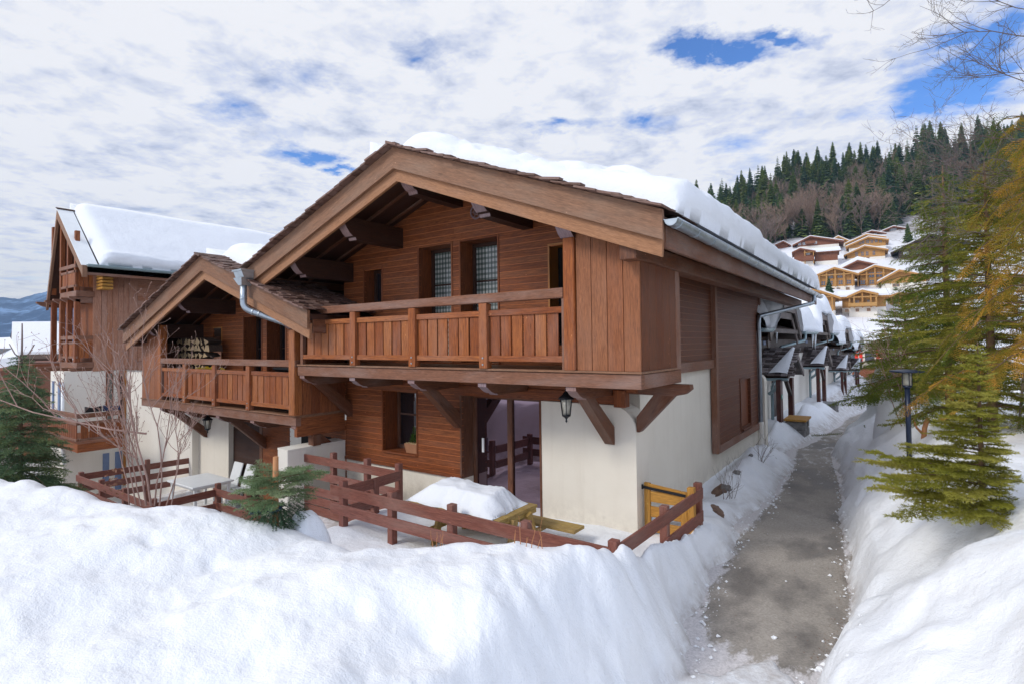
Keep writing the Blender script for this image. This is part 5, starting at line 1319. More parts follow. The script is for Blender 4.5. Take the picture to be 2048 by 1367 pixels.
def make_hill():
    pxs = np.linspace(500, 2700, 200); rs = np.concatenate([np.linspace(62, 330, 110), np.linspace(336, 700, 20)])
    P = np.zeros((len(rs), len(pxs), 3))
    for j, px in enumerate(pxs):
        x, y = DD.x + RR.x * (px - 1024) / 1093.35, DD.y + RR.y * (px - 1024) / 1093.35
        P[:, j, 0] = x * rs; P[:, j, 1] = y * rs; P[:, j, 2] = hill_e(rs, px) * rs
    P[..., 2] += (1.2 * fbm(P[..., 0] * .03, P[..., 1] * .03, 5, 4) + .25 * fbm(P[..., 0] * .2, P[..., 1] * .2, 8, 3)) * sst(75, 110, rs)[:, None]
    P[:8, :, 2] = np.minimum(P[:8, :, 2], -7)
    t = NT('wooded_hill_snow'); p = t.geo(); sp = t.add('ShaderNodeSeparateXYZ'); t.l.new(p, sp.inputs[0])
    n = t.noise(p, .12, 6, .7); n2 = t.noise(p, .5, 5, .7)
    forest = t.ramp(t.math('MULTIPLY', sp.outputs[2], .01), [(.33, 0.0), (.40, 1.0)])
    br = t.ramp(t.math('MULTIPLY_ADD', n, .6, t.math('MULTIPLY', n2, .4)), [(.42, 0.0), (.58, 1.0)])
    c = t.mix(t.math('MULTIPLY', forest, t.math('MULTIPLY_ADD', br, .55, .40)), (.78, .79, .83), (.16, .125, .105))
    lowb = t.ramp(n2, [(.62, 0.0), (.70, .5)])
    t.col(t.mix(lowb, c, (.42, .38, .34))); t.rough(.85); t.bump(n2, .5, .6)
    o = grid_mesh('hillside', P, t.m); tag(o, kind='structure')
make_hill()
def make_mountain():
    az = np.linspace(-500, 1500, 420); rs = np.linspace(900, 2600, 70)
    P = np.zeros((len(rs), len(az), 3))
    E = np.interp(az, [-500, -100, 0, 40, 105, 200, 400, 800, 1500], [.07, .085, .088, .084, .099, .105, .10, .06, .02])
    for j, px in enumerate(az):
        x, y = DD.x + RR.x * (px - 1024) / 1093.35, DD.y + RR.y * (px - 1024) / 1093.35
        k = (rs - 900) / 1700
        P[:, j, 0] = x * rs; P[:, j, 1] = y * rs; P[:, j, 2] = -20 + (E[j] * 2600 + 20) * np.sin(k * math.pi / 2) ** 1.2
    P[..., 2] += 12 * fbm(P[..., 0] * .004, P[..., 1] * .004, 15, 5) * np.linspace(0, 1, len(rs))[:, None] + 3.5 * vnoise(P[..., 0] * .06, P[..., 1] * .06, 3)
    t = NT('haze_blue_forest'); p = t.geo(); n = t.noise(p, .006, 8, .72); n2 = t.noise(p, .05, 4, .7)
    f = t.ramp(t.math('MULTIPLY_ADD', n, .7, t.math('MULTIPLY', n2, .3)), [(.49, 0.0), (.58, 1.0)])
    t.col(t.mix(f, (.006, .045, .125), (.16, .28, .48))); t.rough(1); t.bump(n2, .6, 8)  # blue of the hazy distance put into forest and snow colours
    o = grid_mesh('mountain', P, t.m); tag(o, kind='structure')
make_mountain()

M['far_conifer'] = foliage('far_conifer', (.07, .125, .07), (.15, .205, .085), (.30, .30, .10), .8)
def far_mat(m, cols, amt):
    nt = m.node_tree; b = nt.nodes['Principled BSDF']; src = b.inputs['Base Color'].links[0].from_socket; oi = nt.nodes.new('ShaderNodeObjectInfo'); rp = nt.nodes.new('ShaderNodeValToRGB')
    e = rp.color_ramp.elements
    while len(e) < len(cols): e.new(.5)
    for i, c in enumerate(cols): e[i].position = i / (len(cols) - 1); e[i].color = (*c, 1)
    nt.links.new(oi.outputs['Random'], rp.inputs[0]); mx = nt.nodes.new('ShaderNodeMix'); mx.data_type = 'RGBA'; mx.blend_type = 'MULTIPLY'; mx.inputs[0].default_value = amt
    nt.links.new(src, mx.inputs[6]); nt.links.new(rp.outputs[0], mx.inputs[7])
    for l in list(src.links):
        if l.to_node != mx: nt.links.new(mx.outputs[2], l.to_socket)
far_mat(M['far_conifer'], [(.75, 1.0, 1.25), (1.1, 1.25, 1.15), (1.5, 1.45, .95), (2.2, 1.9, .95), (1.0, 1.2, 1.15)], 1)
M['far_bare'] = foliage('far_bare_wood', (.20, .155, .125), (.34, .27, .225), (.47, .39, .33), .9)
far_mat(M['far_bare'], [(.8, .8, .85), (1, .95, .95), (1.15, 1.05, .95), (1, .88, .85)], 1)
def conifer_proto(seed, h=20., r=3.6, lean=0, gaps=.12, coarse=1):
    g = np.random.default_rng(seed); V, F, T = [], [], []
    def tri(a, b, c, t): n = len(V); V.extend((a, b, c)); F.append((n, n + 1, n + 2)); T.append(t)
    for k in range(5):                                            # trunk
        a, b = k * 6.283 / 5, (k + 1) * 6.283 / 5; tri((.25 * math.cos(a), .25 * math.sin(a), -1.5), (.25 * math.cos(b), .25 * math.sin(b), -1.5), (0, 0, h * .97), .02)
    z = h * g.uniform(.06, .14); tw = g.uniform(0, 6)
    while z < h * .985:
        q = 1 - z / h; R = r * (q ** .82) * g.uniform(.72, 1.12) + .12; nb = int(8 + 9 * q)
        for i in range(nb):
            if g.random() < gaps: continue
            a = tw + i * 6.283 / nb + g.normal(0, .18); L = R * g.uniform(.65, 1.12); d = np.array((math.cos(a), math.sin(a), 0)); s = np.array((-d[1], d[0], 0))
            dr = -.32 * L + g.normal(0, .08) * L; t = np.clip(g.normal(.42, .2), 0, 1); w = L * .34 + .16
            o = np.array((0, 0, z)); m = o + d * L * .55 + np.array((0, 0, dr * .30)); e = o + d * L + np.array((0, 0, dr))
            tri(o, m + s * w, m - s * w, t * .7); tri(m + s * w, e, m - s * w, t)
            tri(m + s * w * .9, m + s * w * .3 + d * L * .28 + np.array((0, 0, dr * .7)), m + s * w * .2 + np.array((0, 0, -.2 * w - .25)), t * .5)
            tri(m - s * w * .9, m - s * w * .3 + d * L * .28 + np.array((0, 0, dr * .7)), m - s * w * .2 + np.array((0, 0, -.2 * w - .25)), t * .5)
        z += h * (.017 + .018 * q) * coarse * g.uniform(.8, 1.2); tw += 1.1
    return V, F, T
def bare_proto(seed, h=15., wide=.34):
    g = np.random.default_rng(seed); V, F, T = [], [], []
    def seg(a, b, w, t):
        d = b - a; s = np.cross(d, (0.3, 0.9, .2)); s = s / (np.linalg.norm(s) + 1e-9) * w; u = np.cross(d, s); u = u / (np.linalg.norm(u) + 1e-9) * w
        n = len(V); V.extend((a - s, a + s, b, a - u, a + u)); F.append((n, n + 1, n + 2)); T.append(t); F.append((n + 3, n + 4, n + 2)); T.append(t)
    def grow(p, d, L, w, lv):
        q = p + d * L * .5 + g.normal(0, .04, 3) * L; e = q + (d + g.normal(0, .12, 3)) * L * .5
        t = np.clip(g.normal(.25 + .12 * lv, .15), 0, 1); seg(p, q + (q - p) * .1, w, t); seg(q, e + (e - q) * .1, w * .8, t)
        if lv == 4: return
        for i in range((7, 5, 4, 4)[lv]):
            k = g.uniform(.30 if lv == 0 else .2, 1); b = p + (e - p) * k; nd = d * g.uniform(.55, 1.0) + g.normal(0, wide * (1.0 if lv else 1.3), 3); nd[2] = abs(nd[2]) * .8 + .35; nd /= np.linalg.norm(nd)
            grow(b, nd, L * g.uniform(.38, .62), max(w * .5, .045), lv + 1)
    grow(np.array((0, 0, -1.0)), np.array((0, 0, 1.0)), h * .62, .22, 0)
    return V, F, T
def forest():
    R = random.Random(11)
    cps = []
    for i, (h, r, gp) in enumerate(((21, 5.2, .1), (24, 5.4, .16), (18, 5.2, .08), (22, 4.2, .2), (16, 4.8, .1))):
        V, F, T = conifer_proto(40 + i, h, r, 0, gp); o = tri_mesh('conifer', V, F, M['far_conifer'], None, T); cps.append(o)
    bps = [tri_mesh('bare_tree', *bare_proto(60 + i, 15 + i * 1.5)[:2], M['far_bare'], None, bare_proto(60 + i, 15 + i * 1.5)[2]) for i in range(4)]
    used = {id(o): False for o in cps + bps}
    def put(src, p, sc, label, cat, group):
        if not used[id(src)]: o = src; used[id(src)] = True
        else: o = src.copy(); COL.objects.link(o)
        o.location = p; o.rotation_euler = (R.uniform(-.03, .03), R.uniform(-.03, .03), R.uniform(0, 6.28)); o.scale = (sc * R.uniform(.85, 1.15), sc * R.uniform(.85, 1.15), sc)
        tag(o, label, cat, group)
    n = 0; pts = []
    while n < 298:
        px = R.uniform(1335, 2120); r = R.uniform(200, 334); top = (r - 212) / 122
        clump = float(vnoise(np.array(px * .016), np.array(r * .035), 77))
        if R.random() > max(.06, min(1, .42 + clump * 1.25 + max(0, top - .70) * 2.2)): continue
        if 1800 < px < 1960 and r < 225 or 1560 < px < 1830 and r < 208: continue
        p = hill_p(px, r)
        if any((p - q).length < 3.2 for q in pts): continue
        pts.append(p); put(cps[R.choice((0, 0, 1, 1, 2, 3, 4))], p, R.uniform(.68, 1.22) * (1.0 if r > 250 else .85), 'dark green conifer among many on the wooded hill above the village', 'tree', 'conifers of the wooded hill'); n += 1
    for k, (px, y, r) in enumerate(((1660, 548, 128), (1795, 562, 125), (1752, 523, 150), (1760, 487, 175), (1812, 470, 190))):
        pass
    n = 0
    while n < 290:
        px = R.uniform(1345, 2100); r = R.uniform(194, 315); top = (r - 190) / 125
        if R.random() > 1.1 - top * .72: continue
        if 1815 < px < 1965 and r < 232: continue
        if 1560 < px < 1830 and r < 200 + 12 * R.random(): continue
        p = hill_p(px, r); put(bps[R.randrange(4)], p, R.uniform(.75, 1.2), 'bare mauve-brown tree among many at the foot of the wooded hill', 'tree', 'bare trees of the wooded hill'); n += 1
    # single small trees between the chalets
    for px, r, s, lb in ((1661, 128, .36, 'small dark blue-green spruce above the left one of the two twin pine chalets'), (1793, 133, .26, 'small dark spruce on the snow slope behind the thuja tips'), (1748, 158, .22, 'clipped small conifer at the end of the long snow roof'), (1822, 186, .38, 'lone dark spruce beside the uppermost chalets')):
        put(cps[2], hill_p(px, r), s, lb, 'tree', None)
forest()
def far_wood():
    R = random.Random(29); protos = [conifer_proto(80 + i, (21, 17, 24)[i], (5.2, 4.9, 5.2)[i], 0, .1, 2.0) for i in range(3)]; bp = [bare_proto(90 + i, 14, .36) for i in range(2)]
    for name, prs, mat, cnt, lb in (('conifer_wood', protos, 'far_conifer', 420, 'mass of further conifers filling the wooded hill'), ('bare_wood', bp, 'far_bare', 150, 'mass of further bare trees filling the lower wooded hill')):
        VV, FF, TT = [], [], []; n = 0; k = 0
        while k < cnt:
            px = R.uniform(1335, 2130); con = mat == 'far_conifer'; r = R.uniform(204, 352) if con else R.uniform(196, 300); top = (r - 212) / 122; clump = float(vnoise(np.array(px * .016), np.array(r * .035), 77))
            if con and R.random() > max(.10, min(1, .40 + clump * 1.1 + max(0, top - .62) * 2.2)): continue
            if 1790 < px < 1980 and r < 232 or 1560 < px < 1830 and r < 210: continue
            p = np.array(hill_p(px, r)); V, F, T = prs[R.randrange(len(prs))]; a = R.uniform(0, 6.28); sc = R.uniform(.5, 1.05); V = np.array(V, float) * sc; c, s_ = math.cos(a), math.sin(a)
            VV.append(np.stack([V[:, 0] * c - V[:, 1] * s_, V[:, 0] * s_ + V[:, 1] * c, V[:, 2]], -1) + p); FF.append(np.array(F) + n); n += len(V); TT.append(np.clip(np.array(T) + R.uniform(-.25, .35), 0, 1)); k += 1
        o = tri_mesh(name, np.concatenate(VV), np.concatenate(FF), M[mat], None, np.concatenate(TT)); tag(o, lb, 'wood', None, 'stuff')
far_wood()

def hill_chalet(label, px, ya, pl, yl, pr, yr, yb, mat, r=None, wood_to=None, wins=(), posts=(), depth=9, yaw=0, ridge=None, base='cream2', balcony=None, snow=.30, over=.9, big=None):
    """a chalet whose gable apex, eaves and foot appear at the given columns and rows when seen from the path"""
    el = lambda y, x: (ray(x, y).z)
    if r is None:
        rs = np.linspace(100, 330, 400); es = hill_e(rs, px); r = float(np.interp(el(yb, px), es, rs))
    k = r / 1093.35; foot = ray(px, yb) * r; th = math.atan2(-foot.x, -foot.y)
    t = thing('hill_chalet', label, 'house', (0, 0, 0), 'chalets on the village slope')
    X = lambda p: (p - px) * k; Z = lambda y: (yb - y) * k
    xl, zl, xr, zr, za = X(pl), Z(yl), X(pr), Z(yr), Z(ya)
    wl, wr = xl + over, xr - over; zw = Z(wood_to) if wood_to else .5
    # local frame: x to the right, y away, z up
    roofz = lambda x: za + (zr - za) * x / xr if x > 0 else za + (zl - za) * x / xl
    m = MB(); m.box(wl, 0, -6, wr, depth, zw); m.build('base_wall', M[base], t)
    m = MB(); m.prism([(wl, -.02, zw), (wr, -.02, zw), (wr, -.02, roofz(wr) - .3), (0, -.02, za - .3), (wl, -.02, roofz(wl) - .3)], (0, depth, 0), .5, g=(1, 0, 0)); m.build('timber_wall', M[mat], t)
    m = MB()
    for xe, ze in ((xl, zl), (xr, zr)): m.prism([(0, -1.2, za), (xe, -1.2, ze), (xe, -1.2, ze - .42), (0, -1.2, za - .45)], (0, depth + 2.2, 0), .5, g=(xe, 0, ze - za))
    ro = m.build('roof', M[mat], t)
    m = MB()
    for xe, ze in ((xl, zl), (xr, zr)):
        u = snow; m.prism([(0, -1.0, za + .03), (xe * .99, -1.0, ze + .03), (xe * .99, -1.0, ze + u * .7), (xe * .93, -1.0, ze + (za - ze) * .07 + u), (0, -1.0, za + u)], (0, depth + 2, 0), .5)
    m.build('snow_cover', M['snow_far'], ro, .08)
    for (a, b, c, d) in wins:
        m = MB(); m.box(X(a), -.10, Z(d), X(b), .02, Z(c)); f = m.build('window', M['chalet_pine' if mat == 'chalet_pine' else 'white'], t)
        m = MB(); w = .09; n = 2
        for i in range(n):
            for j in range(2):
                x0 = X(a) + w + (X(b) - X(a) - w) * i / n; z0 = Z(d) + w + (Z(c) - Z(d) - w) * j / 2
                m.box(x0, -.115, z0, x0 + (X(b) - X(a) - w) / n - w, -.101, z0 + (Z(c) - Z(d) - w) / 2 - w)
        m.build('glazing', M['glass_far'], f)
    m = MB()
    for p in posts: m.box(X(p) - .14, -.9, -.5 if yb - (wood_to or yb) < 3 else zw - .2, X(p) + .14, -.62, roofz(X(p)) - .3)
    if posts:
        a, b = min(posts), max(posts); zb_ = roofz(max(abs(X(a)), abs(X(b)))) if False else min(roofz(X(a)), roofz(X(b))) - .55
        m.build('post', M['chalet_pine'], t); m = MB(); m.box(X(a) - .3, -.95, zb_, X(b) + .3, -.6, zb_ + .25); m.build('tie_beam', M['chalet_pine'], t)
    if balcony:
        a, b, c, d = balcony; m = MB(); m.box(X(a), -1.3, Z(d), X(b), 0, Z(d) + .2); m.box(X(a), -1.3, Z(d) + .2, X(b), -1.2, Z(c)); m.build('balcony', M[mat], t)
    if ridge:      # long roof of the main wing behind, ridge across the view
        a, b, yr0, ye0 = ridge; m = MB(); m.prism([(X(a), 1.0, Z(ye0)), (X(a), 5.5, Z(yr0)), (X(a), 10, Z(ye0)), (X(a), 10, Z(ye0) - .3), (X(a), 5.5, Z(yr0) - .3), (X(a), 1.0, Z(ye0) - .3)], (X(b) - X(a), 0, 0), .5); m.build('wing_roof', M[mat], t)
        m = MB(); m.prism([(X(a), .9, Z(ye0) + .02), (X(a), 5.5, Z(yr0) + .02), (X(a), 10, Z(ye0) + .02), (X(a), 10, Z(ye0) + .45), (X(a), 5.5, Z(yr0) + .5), (X(a), .9, Z(ye0) + .45)], (X(b) - X(a), 0, 0), .5); m.build('wing_snow', M['snow_far'], t, .08)
        m = MB(); m.box(X(a) + .8, 1.8, zw, X(b) - .8, 9, Z(ye0) - .2); m.build('wing_wall', M[mat], t); m = MB(); m.box(X(a) + .8, 1.78, -6, X(b) - .8, 9, zw); m.build('wing_base', M[base], t)
    t.location = foot; t.rotation_euler = (0, 0, -th + rad(yaw) + math.pi if False else math.atan2(foot.y, foot.x) - math.pi / 2 + rad(yaw))
    return t
W = lambda xs, a, b, w=9: [(x - w / 2, x + w / 2, a, b) for x in xs]
hill_chalet('large pine chalet with tall posts and a wide snow wing roof, lowest in the village', 1726, 580, 1700, 592, 1753, 589, 641, 'chalet_pine', wood_to=614, wins=W((1699, 1717, 1736), 617, 623, 6) + W((1717, 1737), 600, 607, 8), posts=(1704, 1712, 1726, 1740, 1749), ridge=(1683, 1773, 580, 592), balcony=(1702, 1750, 606, 613), over=.3)
hill_chalet('orange pine chalet half hidden behind the rear end of the near roof', 1628, 577, 1588, 590, 1674, 597, 640, 'chalet_pine', wood_to=622, wins=W((1650, 1660), 604, 612, 6), posts=(1660, 1645))
hill_chalet('pine chalet with four upper windows and white basement, left one of the twin chalets', 1670, 535, 1635, 549, 1711, 551, 583, 'chalet_pine', wood_to=573, wins=W((1663, 1679), 547, 557, 10) + W((1650, 1663, 1680, 1694), 561, 570, 8) + W((1651, 1667, 1676, 1692), 576, 581, 6), posts=(1643, 1656, 1671, 1686, 1700), depth=10)
hill_chalet('pine chalet with paired square windows, right one of the twin chalets', 1751, 531, 1718, 547, 1785, 542, 580, 'chalet_pine', wood_to=570, wins=W((1745, 1758), 544, 555, 10) + W((1730, 1745, 1758), 559, 568, 9) + W((1749, 1757), 574, 578, 7), posts=(1722, 1737, 1751, 1765), depth=10)
hill_chalet('white walled chalet with an orange eave, right of the twin chalets behind the thuja', 1800, 540, 1762, 562, 1850, 556, 590, 'chalet_pine', wood_to=566, wins=W((1794,), 567, 573, 12))
hill_chalet('small pine chalet at the thuja edge level with the lowest village chalet', 1800, 585, 1776, 593, 1830, 592, 622, 'chalet_pine', wood_to=608, wins=W((1796,), 597, 604, 8), posts=(1787, 1800))
hill_chalet('long low brown house under one broad snow roof, above the twin chalets', 1716, 521, 1686, 536, 1749, 532, 548, 'chalet_dark', wood_to=546, depth=6, snow=1.1, over=1.5)
hill_chalet('pine chalet with four arched tall windows and flared eaves, middle of the slope', 1730, 492, 1694, 508, 1769, 503, 521, 'chalet_pine', wood_to=515, wins=W((1716, 1726, 1734, 1745), 503, 512, 5) + W((1727, 1735), 515, 519, 5))
hill_chalet('pine chalet with a fully glazed gable, just above the arched window chalet', 1737, 474, 1698, 490, 1771, 483, 496, 'chalet_pine', wood_to=494, wins=W((1728, 1736, 1743, 1750), 480, 487, 5.5) + W((1723, 1757), 483, 488, 5), r=180)
hill_chalet('pine roof peeking out behind the glazed gable chalet', 1733, 469, 1697, 484, 1766, 478, 490, 'chalet_pine', wood_to=488, r=190)
hill_chalet('broad red-brown chalet with a long low gable and balcony, left end of the slope', 1621, 473, 1589, 488, 1679, 488, 497, 'chalet_dark', wood_to=492, wins=W((1602, 1610, 1630), 484, 489, 5), balcony=(1612, 1630, 483, 488), over=1.6)
hill_chalet('dark red chalet with long side wing and two-level balcony, below the broad red-brown one', 1601, 497, 1586, 504, 1628, 505, 526, 'chalet_dark', wood_to=524, posts=(1609, 1624), wins=W((1615,), 505, 511, 6), ridge=(1622, 1671, 497, 506), balcony=(1606, 1625, 514, 523), over=.6)
hill_chalet('small orange chalet behind the broad red-brown one', 1677, 473, 1663, 481, 1698, 486, 489, 'chalet_pine', wood_to=487, wins=W((1673, 1680), 478, 484, 4), r=196)
hill_chalet('dark chalet roof at the edge of the near roof snow, far left of the slope', 1567, 483, 1550, 490, 1581, 493, 500, 'chalet_dark', wood_to=498)
hill_chalet('dark red gable between the forest edge and the glazed chalet', 1744, 462, 1727, 468, 1768, 470, 476, 'chalet_dark', wood_to=474, wins=W((1750,), 468, 472, 5), r=206)
hill_chalet('red-brown chalet with white balcony windows at the forest edge', 1788, 453, 1756, 465, 1812, 461, 477, 'chalet_dark', wood_to=474, wins=W((1784, 1790), 457, 462, 5) + W((1771, 1790), 467, 474, 7), balcony=(1779, 1796, 464, 466), r=206)
hill_chalet('grey-brown chalet under thick snow at the forest edge, beside the red-brown one', 1836, 456, 1805, 469, 1868, 466, 479, 'chalet_dark', wood_to=472, wins=W((1829,), 466, 471, 8), r=206)
hill_chalet('large red chalet with wide glazing and stone base, highest on the right of the slope', 1902, 445, 1862, 461, 1950, 457, 474, 'chalet_dark', wood_to=468, wins=W((1893, 1902, 1911), 454, 461, 7) + W((1884, 1920), 457, 463, 6), base='stone', r=196)
hill_chalet('dark weathered chalet with a deep sloping roof, partly behind the thuja', 1862, 468, 1796, 499, 1925, 492, 527, 'row_dark', wood_to=512, wins=W((1822, 1840), 500, 505, 8), base='stone', over=2.0)
# ------------------------------------------------------------------ near trees
M['spruce_blue'] = foliage('blue_spruce', (.06, .12, .07), (.16, .25, .13), (.34, .40, .17))
M['spruce_olive'] = foliage('olive_spruce', (.11, .135, .016), (.31, .30, .04), (.50, .45, .10))
M['spruce_dark'] = foliage('dark_spruce', (.065, .12, .020), (.19, .24, .036), (.38, .36, .07))
M['spruce_pale'] = foliage('pale_spruce', (.09, .16, .07), (.21, .29, .14), (.36, .42, .23))
M['thuja'] = foliage('winter_thuja', (.12, .18, .022), (.34, .27, .036), (.66, .36, .06))
M['thuja_green'] = foliage('green_thuja', (.07, .13, .018), (.18, .22, .030), (.42, .28, .045))
M['trunk'] = plain('fir_bark', (.14, .085, .045), .9, 0, .4, 14, .6)
M['twig'] = plain('bare_twig', (.34, .215, .175), .8, 0, .25, 8)
M['twig_grey'] = plain('grey_twig', (.20, .155, .14), .8, 0, .25, 8)
M['twig_dark'] = plain('dark_twig', (.13, .095, .08), .8, 0, .25, 8)
M['stem_red'] = plain('orange_stem', (.45, .20, .08), .7, 0, .2)
M['deadleaf'] = plain('dead_leaf', (.22, .10, .055), .8, 0, .3)

def needles(segs, spacing, ln, wd, g, flat=.0, fwd=.75, up=.25):
    """thin triangles set along many twig segments; segs: list of (p0, p1, tone)"""
    P0 = np.array([s[0] for s in segs], float); P1 = np.array([s[1] for s in segs], float); T = np.array([s[2] for s in segs], float)
    L = np.linalg.norm(P1 - P0, axis=1); n = np.maximum(2, (L / spacing).astype(int)); idx = np.repeat(np.arange(len(segs)), n)
    k = g.random(len(idx)); A = P0[idx] + (P1 - P0)[idx] * k[:, None]; D = (P1 - P0)[idx] / (L[idx][:, None] + 1e-9)
    S = np.cross(D, (0, 0, 1.0)); S /= np.linalg.norm(S, axis=1)[:, None] + 1e-9; U = np.cross(S, D)
    a = g.uniform(0, 2 * math.pi, len(idx)); ca = np.cos(a); sa = np.sin(a) * (1 - flat)
    Rd = S * ca[:, None] + U * sa[:, None] + np.array((0, 0, up)); Rd /= np.linalg.norm(Rd, axis=1)[:, None] + 1e-9
    Dir = D * fwd + Rd; Dir /= np.linalg.norm(Dir, axis=1)[:, None]
    le = ln * g.uniform(.7, 1.15, len(idx)); Wv = np.cross(Dir, D + .01); Wv /= np.linalg.norm(Wv, axis=1)[:, None] + 1e-9; Wv *= wd
    B = A + Dir * le[:, None]
    V = np.stack([A - Wv, A + Wv, B], 1).reshape(-1, 3); F = np.arange(len(V)).reshape(-1, 3)
    t = np.clip(T[idx] + g.normal(0, .10, len(idx)), 0, 1)
    return V, F, t

def conifer(name, label, base, h, r0, mat, seed, step=.06, per=5, droop=.25, rise=.15, tw=.16, tstep=.055, ns=.011, nl=.022, nw=.0016, z0=.06, trunk_r=.03, shape=.8, asym=None, top_bare=0, tmat='trunk', group=None, tone=.45, lean=(0, 0), needle_up=.25, droop_tw=.0):
    g = np.random.default_rng(seed); t = thing(name, label, 'tree', base, group); b = np.array(base, float)
    wood_ = MB(); segs = []
    tp = [Vector((b[0] + lean[0] * k * h, b[1] + lean[1] * k * h, b[2] - .25 + k * (h + .25))) for k in (0, .3, .6, .85, 1)]
    wood_.tube(tp, [trunk_r, trunk_r * .85, trunk_r * .6, trunk_r * .35, trunk_r * .15], 8)
    z = z0 * h; a0 = g.uniform(0, 6)
    while z < h * (.98 - top_bare):
        q = 1 - z / h
        for i in range(per):
            a = a0 + i * 6.283 / per + g.normal(0, .25); L = r0 * (q ** shape) * g.uniform(.6, 1.1) + .05
            if asym: L *= asym(a, z / h)
            if L < .04: continue
            d = np.array((math.cos(a), math.sin(a), 0)); o = b + np.array((lean[0] * z, lean[1] * z, z + g.uniform(-.4, .4) * step))
            n = 6; pts = []; rv = rise * g.uniform(.35, 1.65)
            for j in range(n + 1):
                s = j / n; zz = rv * L * s * (1 + q * -.6) - droop * L * s * s * (0.4 + .8 * q) + .06 * L * s ** 3
                pts.append(o + d * L * s + np.array((0, 0, zz)) + g.normal(0, .012, 3) * L * (j > 0))
            wood_.tube([Vector(p) for p in pts], [max(.0025, trunk_r * .28 * (1 - j / n * .8) * (L / max(r0, .1)) ** .5) for j in range(n + 1)], 4, None, False)
            bt = np.clip(tone + g.normal(0, .14), 0, 1)
            P = np.array(pts); cum = np.concatenate([[0], np.cumsum(np.linalg.norm(np.diff(P, axis=0), axis=1))]); Lt = cum[-1]
            for j in range(n):
                if cum[j] > .12 * Lt: segs.append((P[j], P[j + 1], bt))
            s = .16 * Lt
            while s < Lt * .99:
                p = np.array([np.interp(s, cum, P[:, c]) for c in range(3)]); s2 = min(s + .05, Lt); p2 = np.array([np.interp(s2, cum, P[:, c]) for c in range(3)]); ax = p2 - p; nn = np.linalg.norm(ax)
                if nn < 1e-6: break
                ax /= nn; sd = np.cross(ax, (0, 0, 1.0)); sd /= np.linalg.norm(sd) + 1e-9
                f = min(1, s / Lt / .3) * (1 - .62 * max(0, s / Lt - .3) / .7)
                for sg in (-1, 1):
                    if g.random() < .08: continue
                    tl = tw * f * g.uniform(.6, 1.15) * min(1.4, .4 + L / max(r0, .1)); td = ax * .72 + sd * sg * g.uniform(.6, .95) + np.array((0, 0, g.normal(-.05 - droop_tw, .12))); td /= np.linalg.norm(td)
                    e = p + td * tl + np.array((0, 0, -droop_tw * tl)); tt = np.clip(bt + g.normal(0, .08), 0, 1); segs.append((p, e, tt))
                    if tl > tw * .55:
                        for u in (.4, .7):
                            for sg2 in (-1, 1):
                                pp = p + (e - p) * u; t2 = td * .75 + np.cross(td, (0, 0, 1.0)) * sg2 * .75; t2 /= np.linalg.norm(t2) + 1e-9; segs.append((pp, pp + t2 * tl * .42 + np.array((0, 0, g.normal(-.02, .02) * tl)), np.clip(tt + .12, 0, 1)))
                s += tstep * g.uniform(.8, 1.2)
        z += step * (.7 + .6 * q) * g.uniform(.8, 1.2); a0 += 1.7
    wood_.build('trunk', M[tmat], t)
    V, F, T = needles(segs, ns, nl, nw, g, up=needle_up)
    tri_mesh('foliage', V, F, M[mat], t, T)
    return t

def at(px, y, D): return tuple(ray(px, y) * D)
def on_ground(px, D, sink=.05):
    v = ray(px, 800) * D; return (v.x, v.y, float(H(np.array(v.x), np.array(v.y))) - sink)

# the fir on the right bank: branches reach out towards the path, few on the other side
pth = math.atan2(-RR.y, -RR.x)
def fir_asym(a, k):
    c = math.cos(a - pth); return (.40 + .60 * max(0, c) if c > -.2 else .44) * (1.25 if c > .5 and k < .33 else (.66 if k > .5 else .85))
bz = at(1966, 1016, 4.95)
conifer('fir_tree', 'small olive green fir with long low branches in front of the path lamp', bz, 1.50, .88, 'spruce_olive', 3, step=.050, per=6, droop=.14, rise=.26, tw=.18, tstep=.030, ns=.0032, nl=.024, nw=.0024, z0=.0, trunk_r=.028, shape=.72, asym=fir_asym, tone=.55, needle_up=.55)
# spruces behind it
cam_asym = lambda a, k: .45 if math.cos(a) * DD.x + math.sin(a) * DD.y < -.45 else 1
q = on_ground(1900, 10.4); conifer('spruce_tree', 'tall dark spruce with drooping branches reaching over the path, behind the fir', q, 4.9, 1.9, 'spruce_dark', 8, asym=cam_asym, step=.15, per=6, droop=.36, rise=.14, tw=.36, tstep=.07, ns=.0085, nl=.040, nw=.0046, z0=.14, trunk_r=.08, shape=.72, tone=.55, droop_tw=.25)
q = on_ground(1985, 8.2); conifer('spruce_tree', 'olive spruce half hidden between the fir and the winter-brown thuja', q, 4.1, 1.5, 'spruce_olive', 9, asym=cam_asym, step=.16, per=6, droop=.28, rise=.15, tw=.32, tstep=.07, ns=.0085, nl=.038, nw=.0044, z0=.06, trunk_r=.07, shape=.7, tone=.40)
q = on_ground(1815, 14.5); conifer('spruce_tree', 'low wide spruce beside the snow-capped boulder, over the far end of the path', q, 2.7, 1.7, 'spruce_dark', 18, step=.11, per=7, droop=.28, rise=.22, tw=.36, tstep=.09, ns=.012, nl=.046, nw=.0056, z0=.10, trunk_r=.06, shape=.55, tone=.6)
